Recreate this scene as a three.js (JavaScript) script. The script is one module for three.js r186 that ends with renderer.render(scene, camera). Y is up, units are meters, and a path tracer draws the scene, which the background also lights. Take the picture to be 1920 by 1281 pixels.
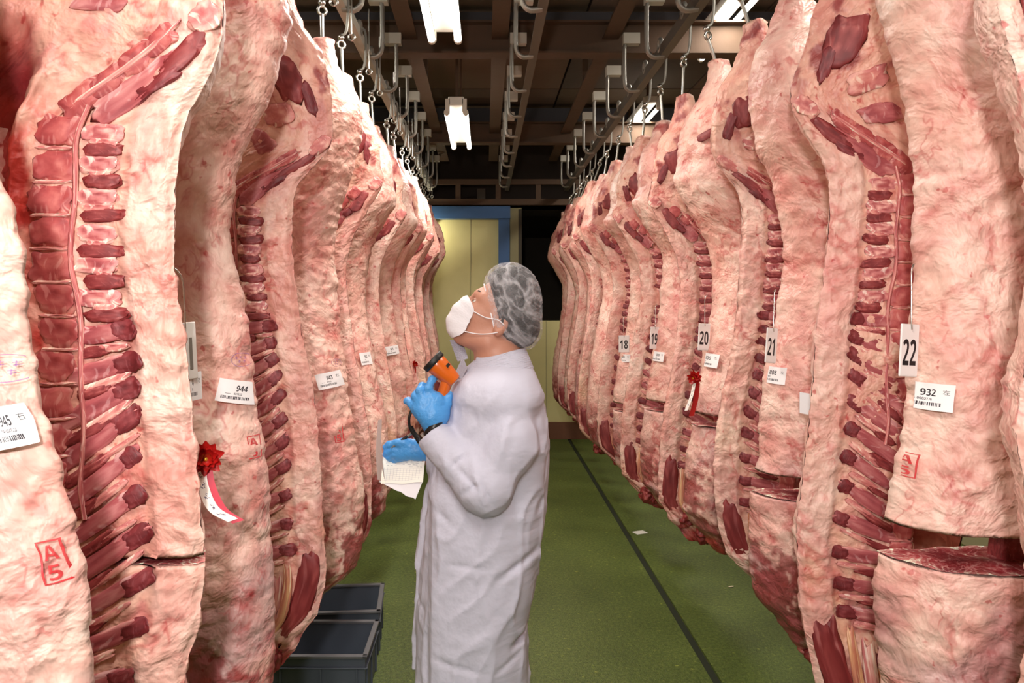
import * as THREE from 'three';
import { RectAreaLightUniformsLib } from 'three/addons/lights/RectAreaLightUniformsLib.js';
import { RoundedBoxGeometry } from 'three/addons/geometries/RoundedBoxGeometry.js';
import { mergeGeometries, mergeVertices } from 'three/addons/utils/BufferGeometryUtils.js';

// ---------------------------------------------------------------- camera, light, exposure
const F = 1450, VX = 910, VY = 567, EYE = 1.62;
const scene = new THREE.Scene();
scene.background = new THREE.Color(0x0b0908);
const camera = new THREE.PerspectiveCamera(2 * Math.atan(640.5 / F) * 180 / Math.PI, 1920 / 1281, 0.05, 60);
camera.position.set(0, EYE, 0);
camera.setViewOffset(1920, 1281, 960 - VX, 640.5 - VY, 1920, 1281);
camera.updateProjectionMatrix();
const renderer = new THREE.WebGLRenderer();
renderer.toneMapping = THREE.LinearToneMapping;
renderer.toneMappingExposure = 1.0;
renderer.shadowMap.enabled = true;
RectAreaLightUniformsLib.init();
// the photographer's flash, held above and a little behind the lens
const flash = new THREE.SpotLight(0xfff6f2, 10.5, 0, 1.15, 0.6, 2);
flash.position.set(-0.12, EYE + 0.32, 0.45); flash.target.position.set(0, 1.5, -4);
flash.castShadow = true; flash.shadow.radius = 3; scene.add(flash, flash.target);
const LAMP_NITS = 54, LAMP_COL = 0xfff5ea;

// ---------------------------------------------------------------- helpers
const V3 = (x, y, z) => new THREE.Vector3(x, y, z);
const P = (px, py, d) => V3((px - VX) * d / F, EYE + (VY - py) * d / F, -d);
const clamp = (x, a = 0, b = 1) => Math.min(b, Math.max(a, x));
const sm = (a, b, x) => { const t = clamp((x - a) / (b - a)); return t * t * (3 - 2 * t); };
const lerp = (a, b, t) => a + (b - a) * t;
function rng(seed) { let a = seed >>> 0; return () => { a = (a + 0x6D2B79F5) | 0; let t = Math.imul(a ^ (a >>> 15), 1 | a); t = (t + Math.imul(t ^ (t >>> 7), 61 | t)) ^ t; return ((t ^ (t >>> 14)) >>> 0) / 4294967296; }; }
const PERM = (() => { const r = rng(7), p = new Uint8Array(512), b = [...Array(256).keys()]; for (let i = 255; i > 0; i--) { const j = Math.floor(r() * (i + 1)); [b[i], b[j]] = [b[j], b[i]]; } for (let i = 0; i < 512; i++) p[i] = b[i & 255]; return p; })();
const GR = [[1, 1, 0], [-1, 1, 0], [1, -1, 0], [-1, -1, 0], [1, 0, 1], [-1, 0, 1], [1, 0, -1], [-1, 0, -1], [0, 1, 1], [0, -1, 1], [0, 1, -1], [0, -1, -1]];
function noise(x, y, z) {
  const X = Math.floor(x), Y = Math.floor(y), Z = Math.floor(z); x -= X; y -= Y; z -= Z;
  const u = x * x * x * (x * (x * 6 - 15) + 10), v = y * y * y * (y * (y * 6 - 15) + 10), w = z * z * z * (z * (z * 6 - 15) + 10);
  const g = (i, j, k) => { const q = GR[PERM[PERM[PERM[(X + i) & 255] + ((Y + j) & 255)] + ((Z + k) & 255)] % 12]; return q[0] * (x - i) + q[1] * (y - j) + q[2] * (z - k); };
  return lerp(lerp(lerp(g(0, 0, 0), g(1, 0, 0), u), lerp(g(0, 1, 0), g(1, 1, 0), u), v), lerp(lerp(g(0, 0, 1), g(1, 0, 1), u), lerp(g(0, 1, 1), g(1, 1, 1), u), v), w);
}
function fbm(x, y, z, o = 4) { let s = 0, a = 0.5; for (let i = 0; i < o; i++) { s += a * noise(x, y, z); x *= 2.03; y *= 2.03; z *= 2.03; a *= 0.5; } return s; }
// periodic 2-d noise for tiling textures
function pn(x, y, per, k) {
  const X = Math.floor(x), Y = Math.floor(y); x -= X; y -= Y;
  const u = x * x * x * (x * (x * 6 - 15) + 10), v = y * y * y * (y * (y * 6 - 15) + 10);
  const g = (i, j) => { const a = PERM[PERM[(((X + i) % per) + per) % per] + ((((Y + j) % per) + per) % per) + k & 511 & 255] * 0.0245437; return Math.cos(a) * (x - i) + Math.sin(a) * (y - j); };
  return lerp(lerp(g(0, 0), g(1, 0), u), lerp(g(0, 1), g(1, 1), u), v) * 1.5;
}
function pf(u, v, per, o, k) { let s = 0, a = 0.5; for (let i = 0; i < o; i++) { s += a * pn(u * per, v * per, per, k + i * 17); per *= 2; a *= 0.5; } return s; }
function curve(pts) {            // smooth interpolation through [t, value], t ascending
  const n = pts.length;
  return t => {
    if (t <= pts[0][0]) return pts[0][1];
    if (t >= pts[n - 1][0]) return pts[n - 1][1];
    let i = 0; while (pts[i + 1][0] < t) i++;
    const [a, b] = [pts[i], pts[i + 1]], h = b[0] - a[0], k = (t - a[0]) / h;
    const m = j => j <= 0 || j >= n - 1 ? 0 : (pts[j + 1][1] - pts[j - 1][1]) / (pts[j + 1][0] - pts[j - 1][0]);
    const k2 = k * k, k3 = k2 * k;
    return (2 * k3 - 3 * k2 + 1) * a[1] + (k3 - 2 * k2 + k) * h * m(i) + (3 * k2 - 2 * k3) * b[1] + (k3 - k2) * h * m(i + 1);
  };
}
function tex(n, fn, srgb, rx = 1, ry = 1, m = n) {
  const d = new Uint8Array(n * m * 4);
  for (let j = 0; j < m; j++) for (let i = 0; i < n; i++) { const c = fn(i / n, j / m); const o = (j * n + i) * 4; d[o] = clamp(c[0], 0, 255); d[o + 1] = clamp(c[1], 0, 255); d[o + 2] = clamp(c[2], 0, 255); d[o + 3] = c.length > 3 ? clamp(c[3], 0, 255) : 255; }
  const t = new THREE.DataTexture(d, n, m); t.wrapS = t.wrapT = THREE.RepeatWrapping; t.magFilter = THREE.LinearFilter; t.minFilter = THREE.LinearMipmapLinearFilter; t.generateMipmaps = true;
  if (srgb) t.colorSpace = THREE.SRGBColorSpace; t.repeat.set(rx, ry); t.needsUpdate = true; return t;
}
const ramp = (stops, t) => { let i = 0; while (i < stops.length - 2 && t > stops[i + 1][0]) i++; const [a, b] = [stops[i], stops[i + 1]], k = clamp((t - a[0]) / (b[0] - a[0])); return [0, 1, 2].map(c => lerp(a[1][c], b[1][c], k)); };
const used = {};
function numbered(n) { used[n] = (used[n] ?? -1) + 1; return used[n] ? `${n}_${String(used[n]).padStart(3, '0')}` : n; }
function shade(o) { o.traverse(m => { if (m.isMesh) { m.castShadow = true; m.receiveShadow = true; } }); return o; }
function thing(name, label, category, pos = [0, 0, 0], group) {
  const o = new THREE.Group(); o.name = numbered(name); o.position.set(...pos); o.userData = { label, category }; if (group) o.userData.group = group; scene.add(o); return o;
}
function part(name, geo, mat, parent, pos, rot, label) {
  const m = new THREE.Mesh(geo, mat); m.name = name; if (pos) m.position.set(...pos); if (rot) m.rotation.set(...rot); if (label) m.userData.label = label; m.castShadow = m.receiveShadow = true; parent.add(m); return m;
}
function solo(name, geo, mat, label, category, pos, group) { const m = part(numbered(name), geo, mat, scene, pos); m.userData = { label, category }; if (group) m.userData.group = group; return m; }
function struct(name, geo, mat, pos, label, category) { const m = part(name, geo, mat, scene, pos); m.userData = { kind: 'structure', label, category }; return m; }
const box = (w, h, d, x = 0, y = 0, z = 0) => new THREE.BoxGeometry(w, h, d).translate(x, y, z);
const rbox = (w, h, d, r = 0.004) => new RoundedBoxGeometry(w, h, d, 2, r);
const tube = (pts, r, seg = 24, rs = 8, closed = false) => new THREE.TubeGeometry(new THREE.CatmullRomCurve3(pts.map(p => Array.isArray(p) ? V3(...p) : p), closed), seg, r, rs, closed);
const bar = (a, b, r, rs = 10) => new THREE.TubeGeometry(new THREE.LineCurve3(a, b), 1, r, rs);
const std = (color, roughness = 0.6, o = {}) => new THREE.MeshStandardMaterial({ color, roughness, ...o });

// ---------------------------------------------------------------- materials
const T_FAT = tex(1024, (u, v) => {
  const wx = pf(u, v, 4, 4, 3), wy = pf(u, v, 4, 4, 91), U = u + wx * 0.06, W = v + wy * 0.06;
  const a = pf(U, W, 5, 6, 11), b = pf(U, W, 16, 5, 57), c = pf(U, W * 1, 40, 3, 133);
  let k = 0.47 + a * 0.75 + b * 0.4 + c * 0.22;
  let col = ramp([[0, [212, 152, 140]], [0.35, [226, 176, 161]], [0.6, [234, 194, 177]], [0.85, [240, 208, 191]], [1, [246, 222, 207]]], clamp(k));
  const ve = 1 - Math.abs(pf(U, W, 7, 4, 201)) * 7, ve2 = 1 - Math.abs(pf(U, W, 19, 3, 240)) * 6, mk = sm(0.0, 0.3, pf(u, v, 6, 3, 77)), mk2 = sm(0.12, 0.34, pf(u, v, 9, 3, 171));
  const r = clamp(Math.max(0, ve - 0.35) * 1.0 * mk + Math.max(0, ve2 - 0.3) * 0.8 * mk2);
  const sp = sm(0.3, 0.45, pf(u, v, 30, 3, 19)) * sm(0, 0.25, pf(u, v, 5, 2, 44));
  col = col.map((x, i) => lerp(x, [176, 62, 60][i], clamp(r * 0.62 + sp * 0.55)));
  const pk = sm(0.02, 0.4, pf(u, v, 3, 4, 150)); return col.map((x, i) => lerp(x, x * [0.99, 0.91, 0.92][i], pk));
}, true);
const B_FAT = tex(1024, (u, v) => {
  const wx = pf(u, v, 5, 3, 3), U = u + wx * 0.05, W = v + pf(u, v, 5, 3, 60) * 0.06;
  const rid = 1 - Math.abs(pf(U * 1, W, 12, 4, 33)) * 2.6, r2 = 1 - Math.abs(pf(U, W, 26, 3, 99)) * 2.2, f = pf(U, W, 8, 6, 12), st = pf(U, W * 1, 64, 3, 140);
  const g = 128 + f * 120 + (rid - 0.5) * 50 + (r2 - 0.5) * 26 + st * 30; return [g, g, g];
});
const T_MEAT = tex(512, (u, v) => {
  const U = u + pf(u, v, 4, 3, 5) * 0.08, W = v + pf(u, v, 4, 3, 45) * 0.08;
  const a = pf(U, W, 6, 5, 21), m = sm(0.55, 0.95, 1 - Math.abs(pf(U, W, 14, 4, 88)) * 4.2), m2 = sm(0.5, 1, 1 - Math.abs(pf(U, W, 34, 3, 188)) * 3.4);
  let c = ramp([[0, [120, 32, 40]], [0.5, [158, 54, 58]], [1, [186, 84, 84]]], clamp(0.5 + a));
  return c.map((x, i) => lerp(x, [224, 170, 160][i], clamp(m * 0.62 + m2 * 0.4)));
}, true);
const T_FIBRE = tex(512, (u, v) => {
  const U = u + pf(u, v, 4, 3, 5) * 0.06, a = pf(U, v, 8, 5, 121), st = pn(U * 64, v * 8, 64, 31), m = sm(0.3, 0.7, st + pf(U, v, 10, 3, 71));
  let c = ramp([[0, [132, 40, 44]], [0.5, [166, 66, 66]], [1, [196, 104, 98]]], clamp(0.5 + a));
  return c.map((x, i) => lerp(x, [226, 170, 160][i], m * 0.38));
}, true);
const B_NOISE = tex(256, (u, v) => { const g = 128 + pf(u, v, 8, 5, 9) * 190; return [g, g, g]; });
const rep = (t, x, y = x) => { const c = t.clone(); c.repeat.set(x, y); c.needsUpdate = true; return c; };
const M_FAT = new THREE.MeshPhysicalMaterial({ map: T_FAT, bumpMap: B_FAT, bumpScale: 0.011, roughness: 0.5, vertexColors: true, clearcoat: 0.12, clearcoatRoughness: 0.35 });
const M_MEAT = new THREE.MeshPhysicalMaterial({ map: T_MEAT, bumpMap: B_NOISE, bumpScale: 0.002, roughness: 0.42, vertexColors: true, clearcoat: 0.15, clearcoatRoughness: 0.3 });
const M_PIECE = new THREE.MeshPhysicalMaterial({ map: T_FIBRE, bumpMap: B_NOISE, bumpScale: 0.001, roughness: 0.55, vertexColors: true, clearcoat: 0.05, clearcoatRoughness: 0.35 });
const M_STEEL = std(0xb9b7b0, 0.28, { metalness: 1 });
const M_GALV = std(0x9b9a92, 0.5, { metalness: 0.6, bumpMap: B_NOISE, bumpScale: 0.0006 });
const M_RAIL = std(0x6d6961, 0.5, { metalness: 0.5 });
const M_WHITEPAINT = std(0xb9b7ab, 0.55);
const M_BEAM = std(0x54402f, 0.75, { bumpMap: B_NOISE, bumpScale: 0.002 });
const M_BLUE = std(0x2f5a8c, 0.55);
const M_WIRE = std(0xcfcfcc, 0.25, { metalness: 1 });

// ---------------------------------------------------------------- the room
const ZB = -9.18;
const T_FLOOR = tex(1024, (u, v) => {
  const f = pf(u, v, 128, 3, 9) * 60, g = pf(u, v, 4, 5, 80) * 26, s = sm(0.36, 0.5, pf(u, v, 60, 2, 66)) * 40; return [76 + f * 0.6 + g * 0.7 + s, 91 + f * 0.6 + g * 0.7 + s * 0.9, 34 + f * 0.4 + g * 0.5 + s * 0.4];
}, true, 0.5, 0.5);
const B_FLOOR = tex(512, (u, v) => { const g = 128 + pf(u, v, 96, 3, 9) * 170; return [g, g, g]; }, false, 1.5, 1.5);
const M_FLOOR = std(0xffffff, 0.55, { map: T_FLOOR, bumpMap: B_FLOOR, bumpScale: 0.0025 });
function slab(x0, x1, z0, z1, y0, y1) {
  const g = box(x1 - x0, y1 - y0, z1 - z0, (x0 + x1) / 2, (y0 + y1) / 2, (z0 + z1) / 2), p = g.attributes.position, n = g.attributes.normal, uv = g.attributes.uv;
  for (let i = 0; i < p.count; i++) { const ax = Math.abs(n.getX(i)) > 0.5, ay = Math.abs(n.getY(i)) > 0.5; uv.setXY(i, ax ? p.getZ(i) : p.getX(i), ay ? p.getZ(i) : p.getY(i)); }
  return g;
}
{
  const fl = new THREE.Group(); fl.name = 'floor'; fl.userData = { kind: 'structure', label: 'green coated concrete floor with a narrow dark joint', category: 'floor' }; scene.add(fl);
  part('floor_base', slab(-3, 3.2, ZB - 0.2, 3.2, -0.2, -0.012), std(0x1d2410, 0.9), fl);
  const jx = 0.99;
  part('floor_panel', slab(-3, jx - 0.02, ZB, 3.2, -0.012, 0), M_FLOOR, fl);
  part('floor_panel', slab(jx + 0.02, 3.2, ZB, 3.2, -0.012, 0), M_FLOOR, fl);
}
const T_WALL = tex(256, (u, v) => { const g = pf(u, v, 4, 5, 30) * 20; return [206 + g, 200 + g, 142 + g]; }, true, 0.4, 0.4);
const M_WALL = std(0xffffff, 0.55, { map: T_WALL });
struct('wall_back', mergeGeometries([slab(-3, 0.43, ZB - 0.2, ZB, 0, 2.78), slab(0.43, 1.7, ZB - 0.2, ZB, 0, 1.4), slab(1.7, 3.2, ZB - 0.2, ZB, 0, 2.78), slab(0.43, 1.7, ZB - 0.2, ZB, 2.74, 2.78)]), M_WALL, null, 'pale yellow green panelled wall at the end of the aisle', 'wall');
struct('wall_back_upper', mergeGeometries([slab(-3, 3.2, ZB - 0.9, ZB - 0.7, 2.78, 4.2), slab(-3, 3.2, ZB - 0.9, ZB - 0.0, 2.74, 2.78)]), std(0x3a3029, 0.85), null, 'dark brown upper wall above the end beam', 'wall');
struct('wall_left', slab(-3.2, -3, ZB - 0.9, 3.2, 0, 4.2), std(0xa8a37e, 0.7), null, 'dull yellow side wall behind the hanging sides', 'wall');
struct('wall_right', slab(3.2, 3.4, ZB - 0.9, 3.2, 0, 4.2), std(0xa8a37e, 0.7), null, 'dull yellow side wall beyond the numbered row', 'wall');
struct('wall_front', slab(-3.2, 3.4, 3.2, 3.4, 0, 4.2), std(0xa8a37e, 0.7), null, 'dull yellow wall closing the cold room', 'wall');
{
  const c = new THREE.Group(); c.name = 'ceiling'; c.userData = { kind: 'structure', label: 'dark brown boarded ceiling above the rails', category: 'ceiling' }; scene.add(c);
  part('ceiling_deck', slab(-3.2, 3.4, ZB - 0.9, 3.4, 3.75, 3.95), std(0x4a3b30, 0.85), c);
  const mats = [0x5f4a3b, 0x6b5442, 0x54432f, 0x4d4136].map(k => std(k, 0.8, { bumpMap: B_NOISE, bumpScale: 0.002 })), r = rng(5);
  for (let z = 0; z < 7; z++) for (let x = 0; x < 5; x++) part('ceiling_panel', slab(-3.1 + x * 1.28, -3.1 + x * 1.28 + 1.26, -9.3 + z * 1.78, -9.3 + z * 1.78 + 1.75, 3.7, 3.75), mats[Math.floor(r() * 4)], c);
}
struct('baseboard_back', slab(-3, 3.2, ZB, ZB + 0.03, 0, 0.2), std(0x6e4630, 0.6), null, 'brown skirting board along the end wall', 'baseboard');
for (const [x, w] of [[-0.18, 0.008], [0.72, 0.008], [-1.2, 0.008]]) struct(numbered('trim_1'), slab(x, x + w, ZB, ZB + 0.006, 0.2, x > 0.4 ? 1.4 : 2.6), std(0xaaa57a, 0.6), null, 'thin joint strip between pale wall panels', 'trim');
{
  const d = new THREE.Group(); d.name = 'door_1'; d.userData = { kind: 'structure', label: 'dark high opening into an unlit room beyond the end wall', category: 'opening' }; scene.add(d);
  // unlit store room seen through the high opening
  const rm = std(0x6f665a, 0.85);
  part('room_end', slab(0.0, 2.2, ZB - 6.4, ZB - 6.2, 0, 3.0), rm, d); part('room_side', slab(-0.1, 0.0, ZB - 6.4, ZB - 0.2, 0, 3.0), rm, d); part('room_side', slab(2.2, 2.3, ZB - 6.4, ZB - 0.2, 0, 3.0), rm, d); part('room_ceiling', slab(-0.1, 2.3, ZB - 6.4, ZB - 0.9, 2.9, 3.0), rm, d); part('room_floor', slab(-0.1, 2.3, ZB - 6.4, ZB - 0.2, -0.1, 0), rm, d);
  part('door_frame', slab(0.39, 0.43, ZB + 0.005, ZB + 0.06, 1.4, 2.72), std(0x3c3629, 0.7), d);
  part('column', slab(0.29, 0.39, ZB, ZB + 0.08, 0.2, 2.72), std(0x8c8660, 0.6), d);
}
struct('trim_2', slab(-3, 0.29, ZB, ZB + 0.16, 2.60, 2.74), M_BLUE, null, 'blue painted beam above the pale wall', 'beam');
struct('trim_3', slab(0.155, 0.285, ZB, ZB + 0.13, 0.2, 2.74), M_BLUE, null, 'blue painted upright pipe on the end wall', 'column');
for (const [i, z] of [[0, -2.1], [1, -4.8], [2, -7.47], [3, 0.6]]) {
  const g = new THREE.Group(); g.name = `trim_${4 + i}`; g.position.set(0, 3.15, z); scene.add(g);
  g.userData = { kind: 'structure', label: ['brown steel cross beam above the first lamp', 'brown steel cross beam between the two lamps', 'brown steel cross beam beyond the far lamp', 'brown steel cross beam behind the photographer'][i], category: 'beam' };
  part('flange', slab(-3, 3.2, -0.06, 0.06, 0, 0.012), M_BEAM, g); part('web', slab(-3, 3.2, -0.005, 0.005, 0.012, 0.19), M_BEAM, g); part('flange', slab(-3, 3.2, -0.06, 0.06, 0.19, 0.202), M_BEAM, g);
  part('purlin', slab(-3, 3.2, -0.75, -0.6, 0.3, 0.5), std(0x3e3d42, 0.8), g);
}
{
  const g = new THREE.Group(); g.name = 'trim_8'; g.position.set(0, 2.76, ZB + 0.1); g.userData = { kind: 'structure', label: 'brown ladder-like beam across the end of the aisle', category: 'beam' }; scene.add(g);
  part('lower_chord', slab(-3, 3.2, -0.04, 0.04, 0, 0.07), M_BEAM, g); part('upper_chord', slab(-3, 3.2, -0.04, 0.04, 0.24, 0.3), M_BEAM, g);
  for (let x = -2.7; x < 3; x += 0.47) part('strut', slab(x, x + 0.06, -0.03, 0.03, 0.07, 0.24), M_BEAM, g);
}
// ---------------------------------------------------------------- overhead rails
const RAILY = 2.95, RX = { left: -0.63, middle: 0.25, right: 0.935 };
function rail(x, side, label, paint) {
  const g = thing('overhead_rail', label, 'rail', [x, RAILY, 0]);
  part('rail_bar', mergeGeometries([slab(-0.008, 0.008, ZB + 0.25, 2.6, -0.035, 0.035), slab(-0.022, 0.022, ZB + 0.25, 2.6, -0.043, -0.035)]), paint, g);
  const k = side;
  part('support_beam', mergeGeometries([slab(k * 0.16 - 0.05, k * 0.16 + 0.05, ZB + 0.25, 2.6, 0.3, 0.31), slab(k * 0.16 - 0.005, k * 0.16 + 0.005, ZB + 0.25, 2.6, 0.31, 0.42)]), M_BEAM, g);
  const n = 17, step = 0.65;
  for (let i = 0; i < n; i++) {
    const z = -8.6 + i * step;
    const b = part('bracket', mergeGeometries([tube([[k * 0.09, 0.22, 0], [k * 0.09, 0.04, 0], [k * 0.083, -0.02, 0], [k * 0.055, -0.045, 0], [0, -0.04, 0]], 0.012, 20, 8).scale(1, 1, 1.7), tube([[0.09 * k, 0.215, 0], [0.08 * k, 0.245, 0], [0.03 * k, 0.25, 0]], 0.012, 8, 8).scale(1, 1, 1.7)]), M_GALV, g, [0, 0, z]);
    part('mounting_plate', slab(k * 0.06 - 0.04, k * 0.06 + 0.06, -0.03, 0.03, 0.235, 0.3), M_WHITEPAINT, g, [0, 0, z]);
  }
}
rail(RX.left, 1, 'overhead carcass rail with hooks above the 943 and 944 sides', M_WHITEPAINT);
rail(RX.middle, -1, 'empty overhead rail with curved brackets above the open aisle', M_RAIL);
rail(RX.right, -1, 'overhead carcass rail with curved brackets above the numbered row', M_RAIL);
for (const z of [-8.6, -6.02, -3.44, -0.86]) for (const x of [-0.47, 0.09, 0.775]) {
  struct(numbered('trim_9'), slab(x - 0.02, x + 0.02, z - 0.02, z + 0.02, RAILY + 0.4, 3.72), M_BEAM, null, 'thin brown hanger rod between rail beam and ceiling', 'hanger');
}
// ---------------------------------------------------------------- fluorescent lamps
const M_TUBE = std(0xffffff, 0.4, { emissive: 0xfff6ea, emissiveIntensity: 6 });
function lamp(x, y, zf, label) {
  const g = thing('fluorescent_lamp', label, 'lamp', [x, y, zf + 0.6]);
  part('housing', rbox(0.11, 0.06, 1.25, 0.008), std(0xd8d6cc, 0.5), g, [0, 0.075, 0]);
  for (const s of [-1, 1]) {
    part('tube', new THREE.CylinderGeometry(0.018, 0.018, 1.17, 16).rotateX(Math.PI / 2), M_TUBE, g, [s * 0.065, 0.0, 0]);
    for (const e of [-1, 1]) part('tube_holder', mergeGeometries([new THREE.CylinderGeometry(0.019, 0.019, 0.03, 14).rotateX(Math.PI / 2).translate(s * 0.065, 0, e * 0.6), box(0.03, 0.09, 0.02, s * 0.058, 0.045, e * 0.615)]), std(0xcfcabd, 0.5), g);
  }
  for (const e of [-0.45, 0.45]) part('hanger', slab(-0.01, 0.01, e - 0.01, e + 0.01, 0.1, 3.72 - y), M_BEAM, g);
  const l = new THREE.RectAreaLight(LAMP_COL, LAMP_NITS, 0.17, 1.17); l.position.set(x, y - 0.025, zf + 0.6); l.rotation.x = -Math.PI / 2; l.castShadow = true; scene.add(l);
}
lamp(-0.2, 2.92, -3.83, 'twin tube lamp above the inspector, the larger one in view');
lamp(-0.2, 2.92, -6.5, 'twin tube lamp farther down the aisle');
lamp(-0.2, 2.92, -1.0, 'twin tube lamp above the photographer');
lamp(-0.2, 2.92, 1.7, 'twin tube lamp behind the photographer');
lamp(1.5, 3.38, -5.6, 'twin tube lamp behind the numbered row, partly hidden by carcasses');
lamp(1.5, 3.38, -8.2, 'twin tube lamp behind the far end of the numbered row');
lamp(1.5, 3.38, -2.9, 'twin tube lamp behind the near end of the numbered row');
lamp(-1.5, 3.38, -5.6, 'twin tube lamp behind the row of sides 943 and 944');
lamp(-1.5, 3.38, -2.9, 'twin tube lamp behind the side labelled 945');
{
  const g = thing('wall_lamp', 'small lit lamp high on the pale end wall', 'lamp', [-0.68, 2.54, ZB + 0.1]);
  part('housing', rbox(0.16, 0.05, 0.12, 0.01), std(0xd8d6cc, 0.5), g); part('diffuser', rbox(0.13, 0.02, 0.1, 0.006), std(0xffffff, 0.4, { emissive: 0xfff6d8, emissiveIntensity: 4 }), g, [0, -0.03, 0]);
  const l = new THREE.PointLight(0xfff2d0, 0.5); l.position.set(-0.68, 2.44, ZB + 0.25); l.castShadow = true; scene.add(l);
}
// ---------------------------------------------------------------- beef sides
const EDGE = [[0.33, -0.14], [0.42, -0.06], [0.55, 0.01], [0.8, 0.035], [1.1, 0.01], [1.4, -0.04], [1.65, -0.075], [1.85, -0.065], [2.0, 0.01], [2.13, 0.085], [2.2, 0.065], [2.3, 0.055], [2.4, 0.03], [2.48, -0.02], [2.62, -0.06]];
const WIDTH = curve([[0, 0.1], [0.05, 0.2], [0.12, 0.3], [0.3, 0.42], [0.5, 0.44], [0.7, 0.42], [0.8, 0.42], [0.88, 0.3], [0.94, 0.16], [1, 0.085]]);
const THICK = curve([[0, 0.05], [0.06, 0.12], [0.2, 0.18], [0.4, 0.18], [0.62, 0.15], [0.76, 0.2], [0.85, 0.19], [0.92, 0.12], [1, 0.06]]);
const MEAT = [0.34, 0.06, 0.085], RED = [0.6, 0.13, 0.14], FATW = [1.02, 1.08, 1.12], PINK = [0.95, 0.85, 0.85], MEMB = [0.66, 0.62, 0.74], YEL = [1.0, 0.95, 0.68], TISS = [0.8, 0.5, 0.54];
const mixc = (a, b, k) => [lerp(a[0], b[0], k), lerp(a[1], b[1], k), lerp(a[2], b[2], k)];
function pebble(kind, seed, detail) {
  let g = new THREE.IcosahedronGeometry(1, detail); g.deleteAttribute('uv'); g.deleteAttribute('normal'); g = mergeVertices(g, 1e-4);
  const p = g.attributes.position, col = new Float32Array(p.count * 3), uv = new Float32Array(p.count * 2);
  for (let i = 0; i < p.count; i++) {
    let x = p.getX(i), y = p.getY(i), z = p.getZ(i); const r = Math.hypot(x, y);
    const pw = kind === 'body' ? 0.62 : 0.7; x = Math.sign(x) * Math.abs(x) ** pw; y = Math.sign(y) * Math.abs(y) ** pw; z = Math.sign(z) * Math.abs(z) ** 0.6;
    const n = 1 + 0.3 * noise(x * 1.4 + seed * 9.1, y * 1.4, z + seed), m = 1 + 0.2 * noise(x * 3 + seed * 3.3, y * 3 + 7, z);
    p.setXYZ(i, x * n * m, y * n * m, z * (0.9 + 0.35 * noise(x * 2.2, y * 2.2, seed * 5)));
    uv[i * 2] = x * 0.11 + seed * 0.37; uv[i * 2 + 1] = y * 0.09 + seed * 0.61;
    const k = noise(x * 4 + seed, y * 4, seed * 2.2) * 0.5 + noise(x * 9, y * 9 + seed, 3) * 0.5;
    let c = { hatch: () => mixc(mixc([1.0, 1.3, 1.4], [1.75, 4.8, 4.5], sm(-0.1, 0.25, noise(x * 3 + seed, y * 3, 5) + 0.6 * Math.sin(x * 17 + 3 * y + seed) * 0.5)), [1.75, 4.9, 4.6], sm(0.5, 0.8, r)), bone: () => mixc([1.4, 2.7, 2.5], [1.72, 4.6, 4.2], clamp(sm(0.5, 0.8, r) + sm(-0.05, 0.3, k))), yellow: () => mixc([1.5, 3.8, 2.0], [1.75, 5.0, 3.6], sm(-0.2, 0.3, k)), body: () => mixc([1.0, 1.05, 1.05], [1.5, 3.0, 2.8], clamp(sm(0.8, 1, r) * 0.8 + sm(0.1, 0.45, k) * 0.6)), process: () => mixc([0.95, 1.35, 1.5], [1.5, 3.3, 3.3], clamp(sm(0.82, 1, r) * 0.7 + sm(0, 0.4, k) * 0.7)), cap: () => mixc([0.42, 0.28, 0.36], [0.65, 0.6, 0.72], sm(-0.1, 0.4, k)), muscle: () => mixc([0.5, 0.3, 0.34], [1.0, 1.2, 1.2], sm(0.05, 0.45, k)) }[kind]();
    col.set(c, i * 3);
  }
  g.setAttribute('color', new THREE.BufferAttribute(col, 3)); g.setAttribute('uv', new THREE.BufferAttribute(uv, 2)); g.computeVertexNormals(); return g;
}
const PEB = {}; for (const lod of [0, 1]) for (const k of ['bone', 'body', 'muscle', 'process', 'cap', 'yellow', 'hatch']) PEB[k + lod] = [1, 2, 3, 4, 5].map(s => pebble(k, s + k.length, lod ? 4 : 2));
function lump(seed) {
  let g = new THREE.IcosahedronGeometry(1, 8); g.deleteAttribute('uv'); g.deleteAttribute('normal'); g = mergeVertices(g, 1e-4);
  const p = g.attributes.position, col = new Float32Array(p.count * 3), uv = new Float32Array(p.count * 2);
  for (let i = 0; i < p.count; i++) { const x = p.getX(i), y = p.getY(i), z = p.getZ(i), n = 1 + 0.75 * fbm(x * 1.7 + seed * 5, y * 1.7, z * 1.7, 4), k = fbm(x * 3, y * 3 + seed, z * 3, 3); p.setXYZ(i, x * n, y * n, z * n); uv[2 * i] = x * 0.2 + z * 0.1; uv[2 * i + 1] = y * 0.2; col.set(mixc([0.6, 0.36, 0.38], [1.3, 2.0, 1.8], sm(0.05, 0.45, k)), i * 3); }
  g.setAttribute('color', new THREE.BufferAttribute(col, 3)); g.setAttribute('uv', new THREE.BufferAttribute(uv, 2)); g.computeVertexNormals(); return g;
}
const LUMPS = [1, 2, 3].map(lump);
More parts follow.
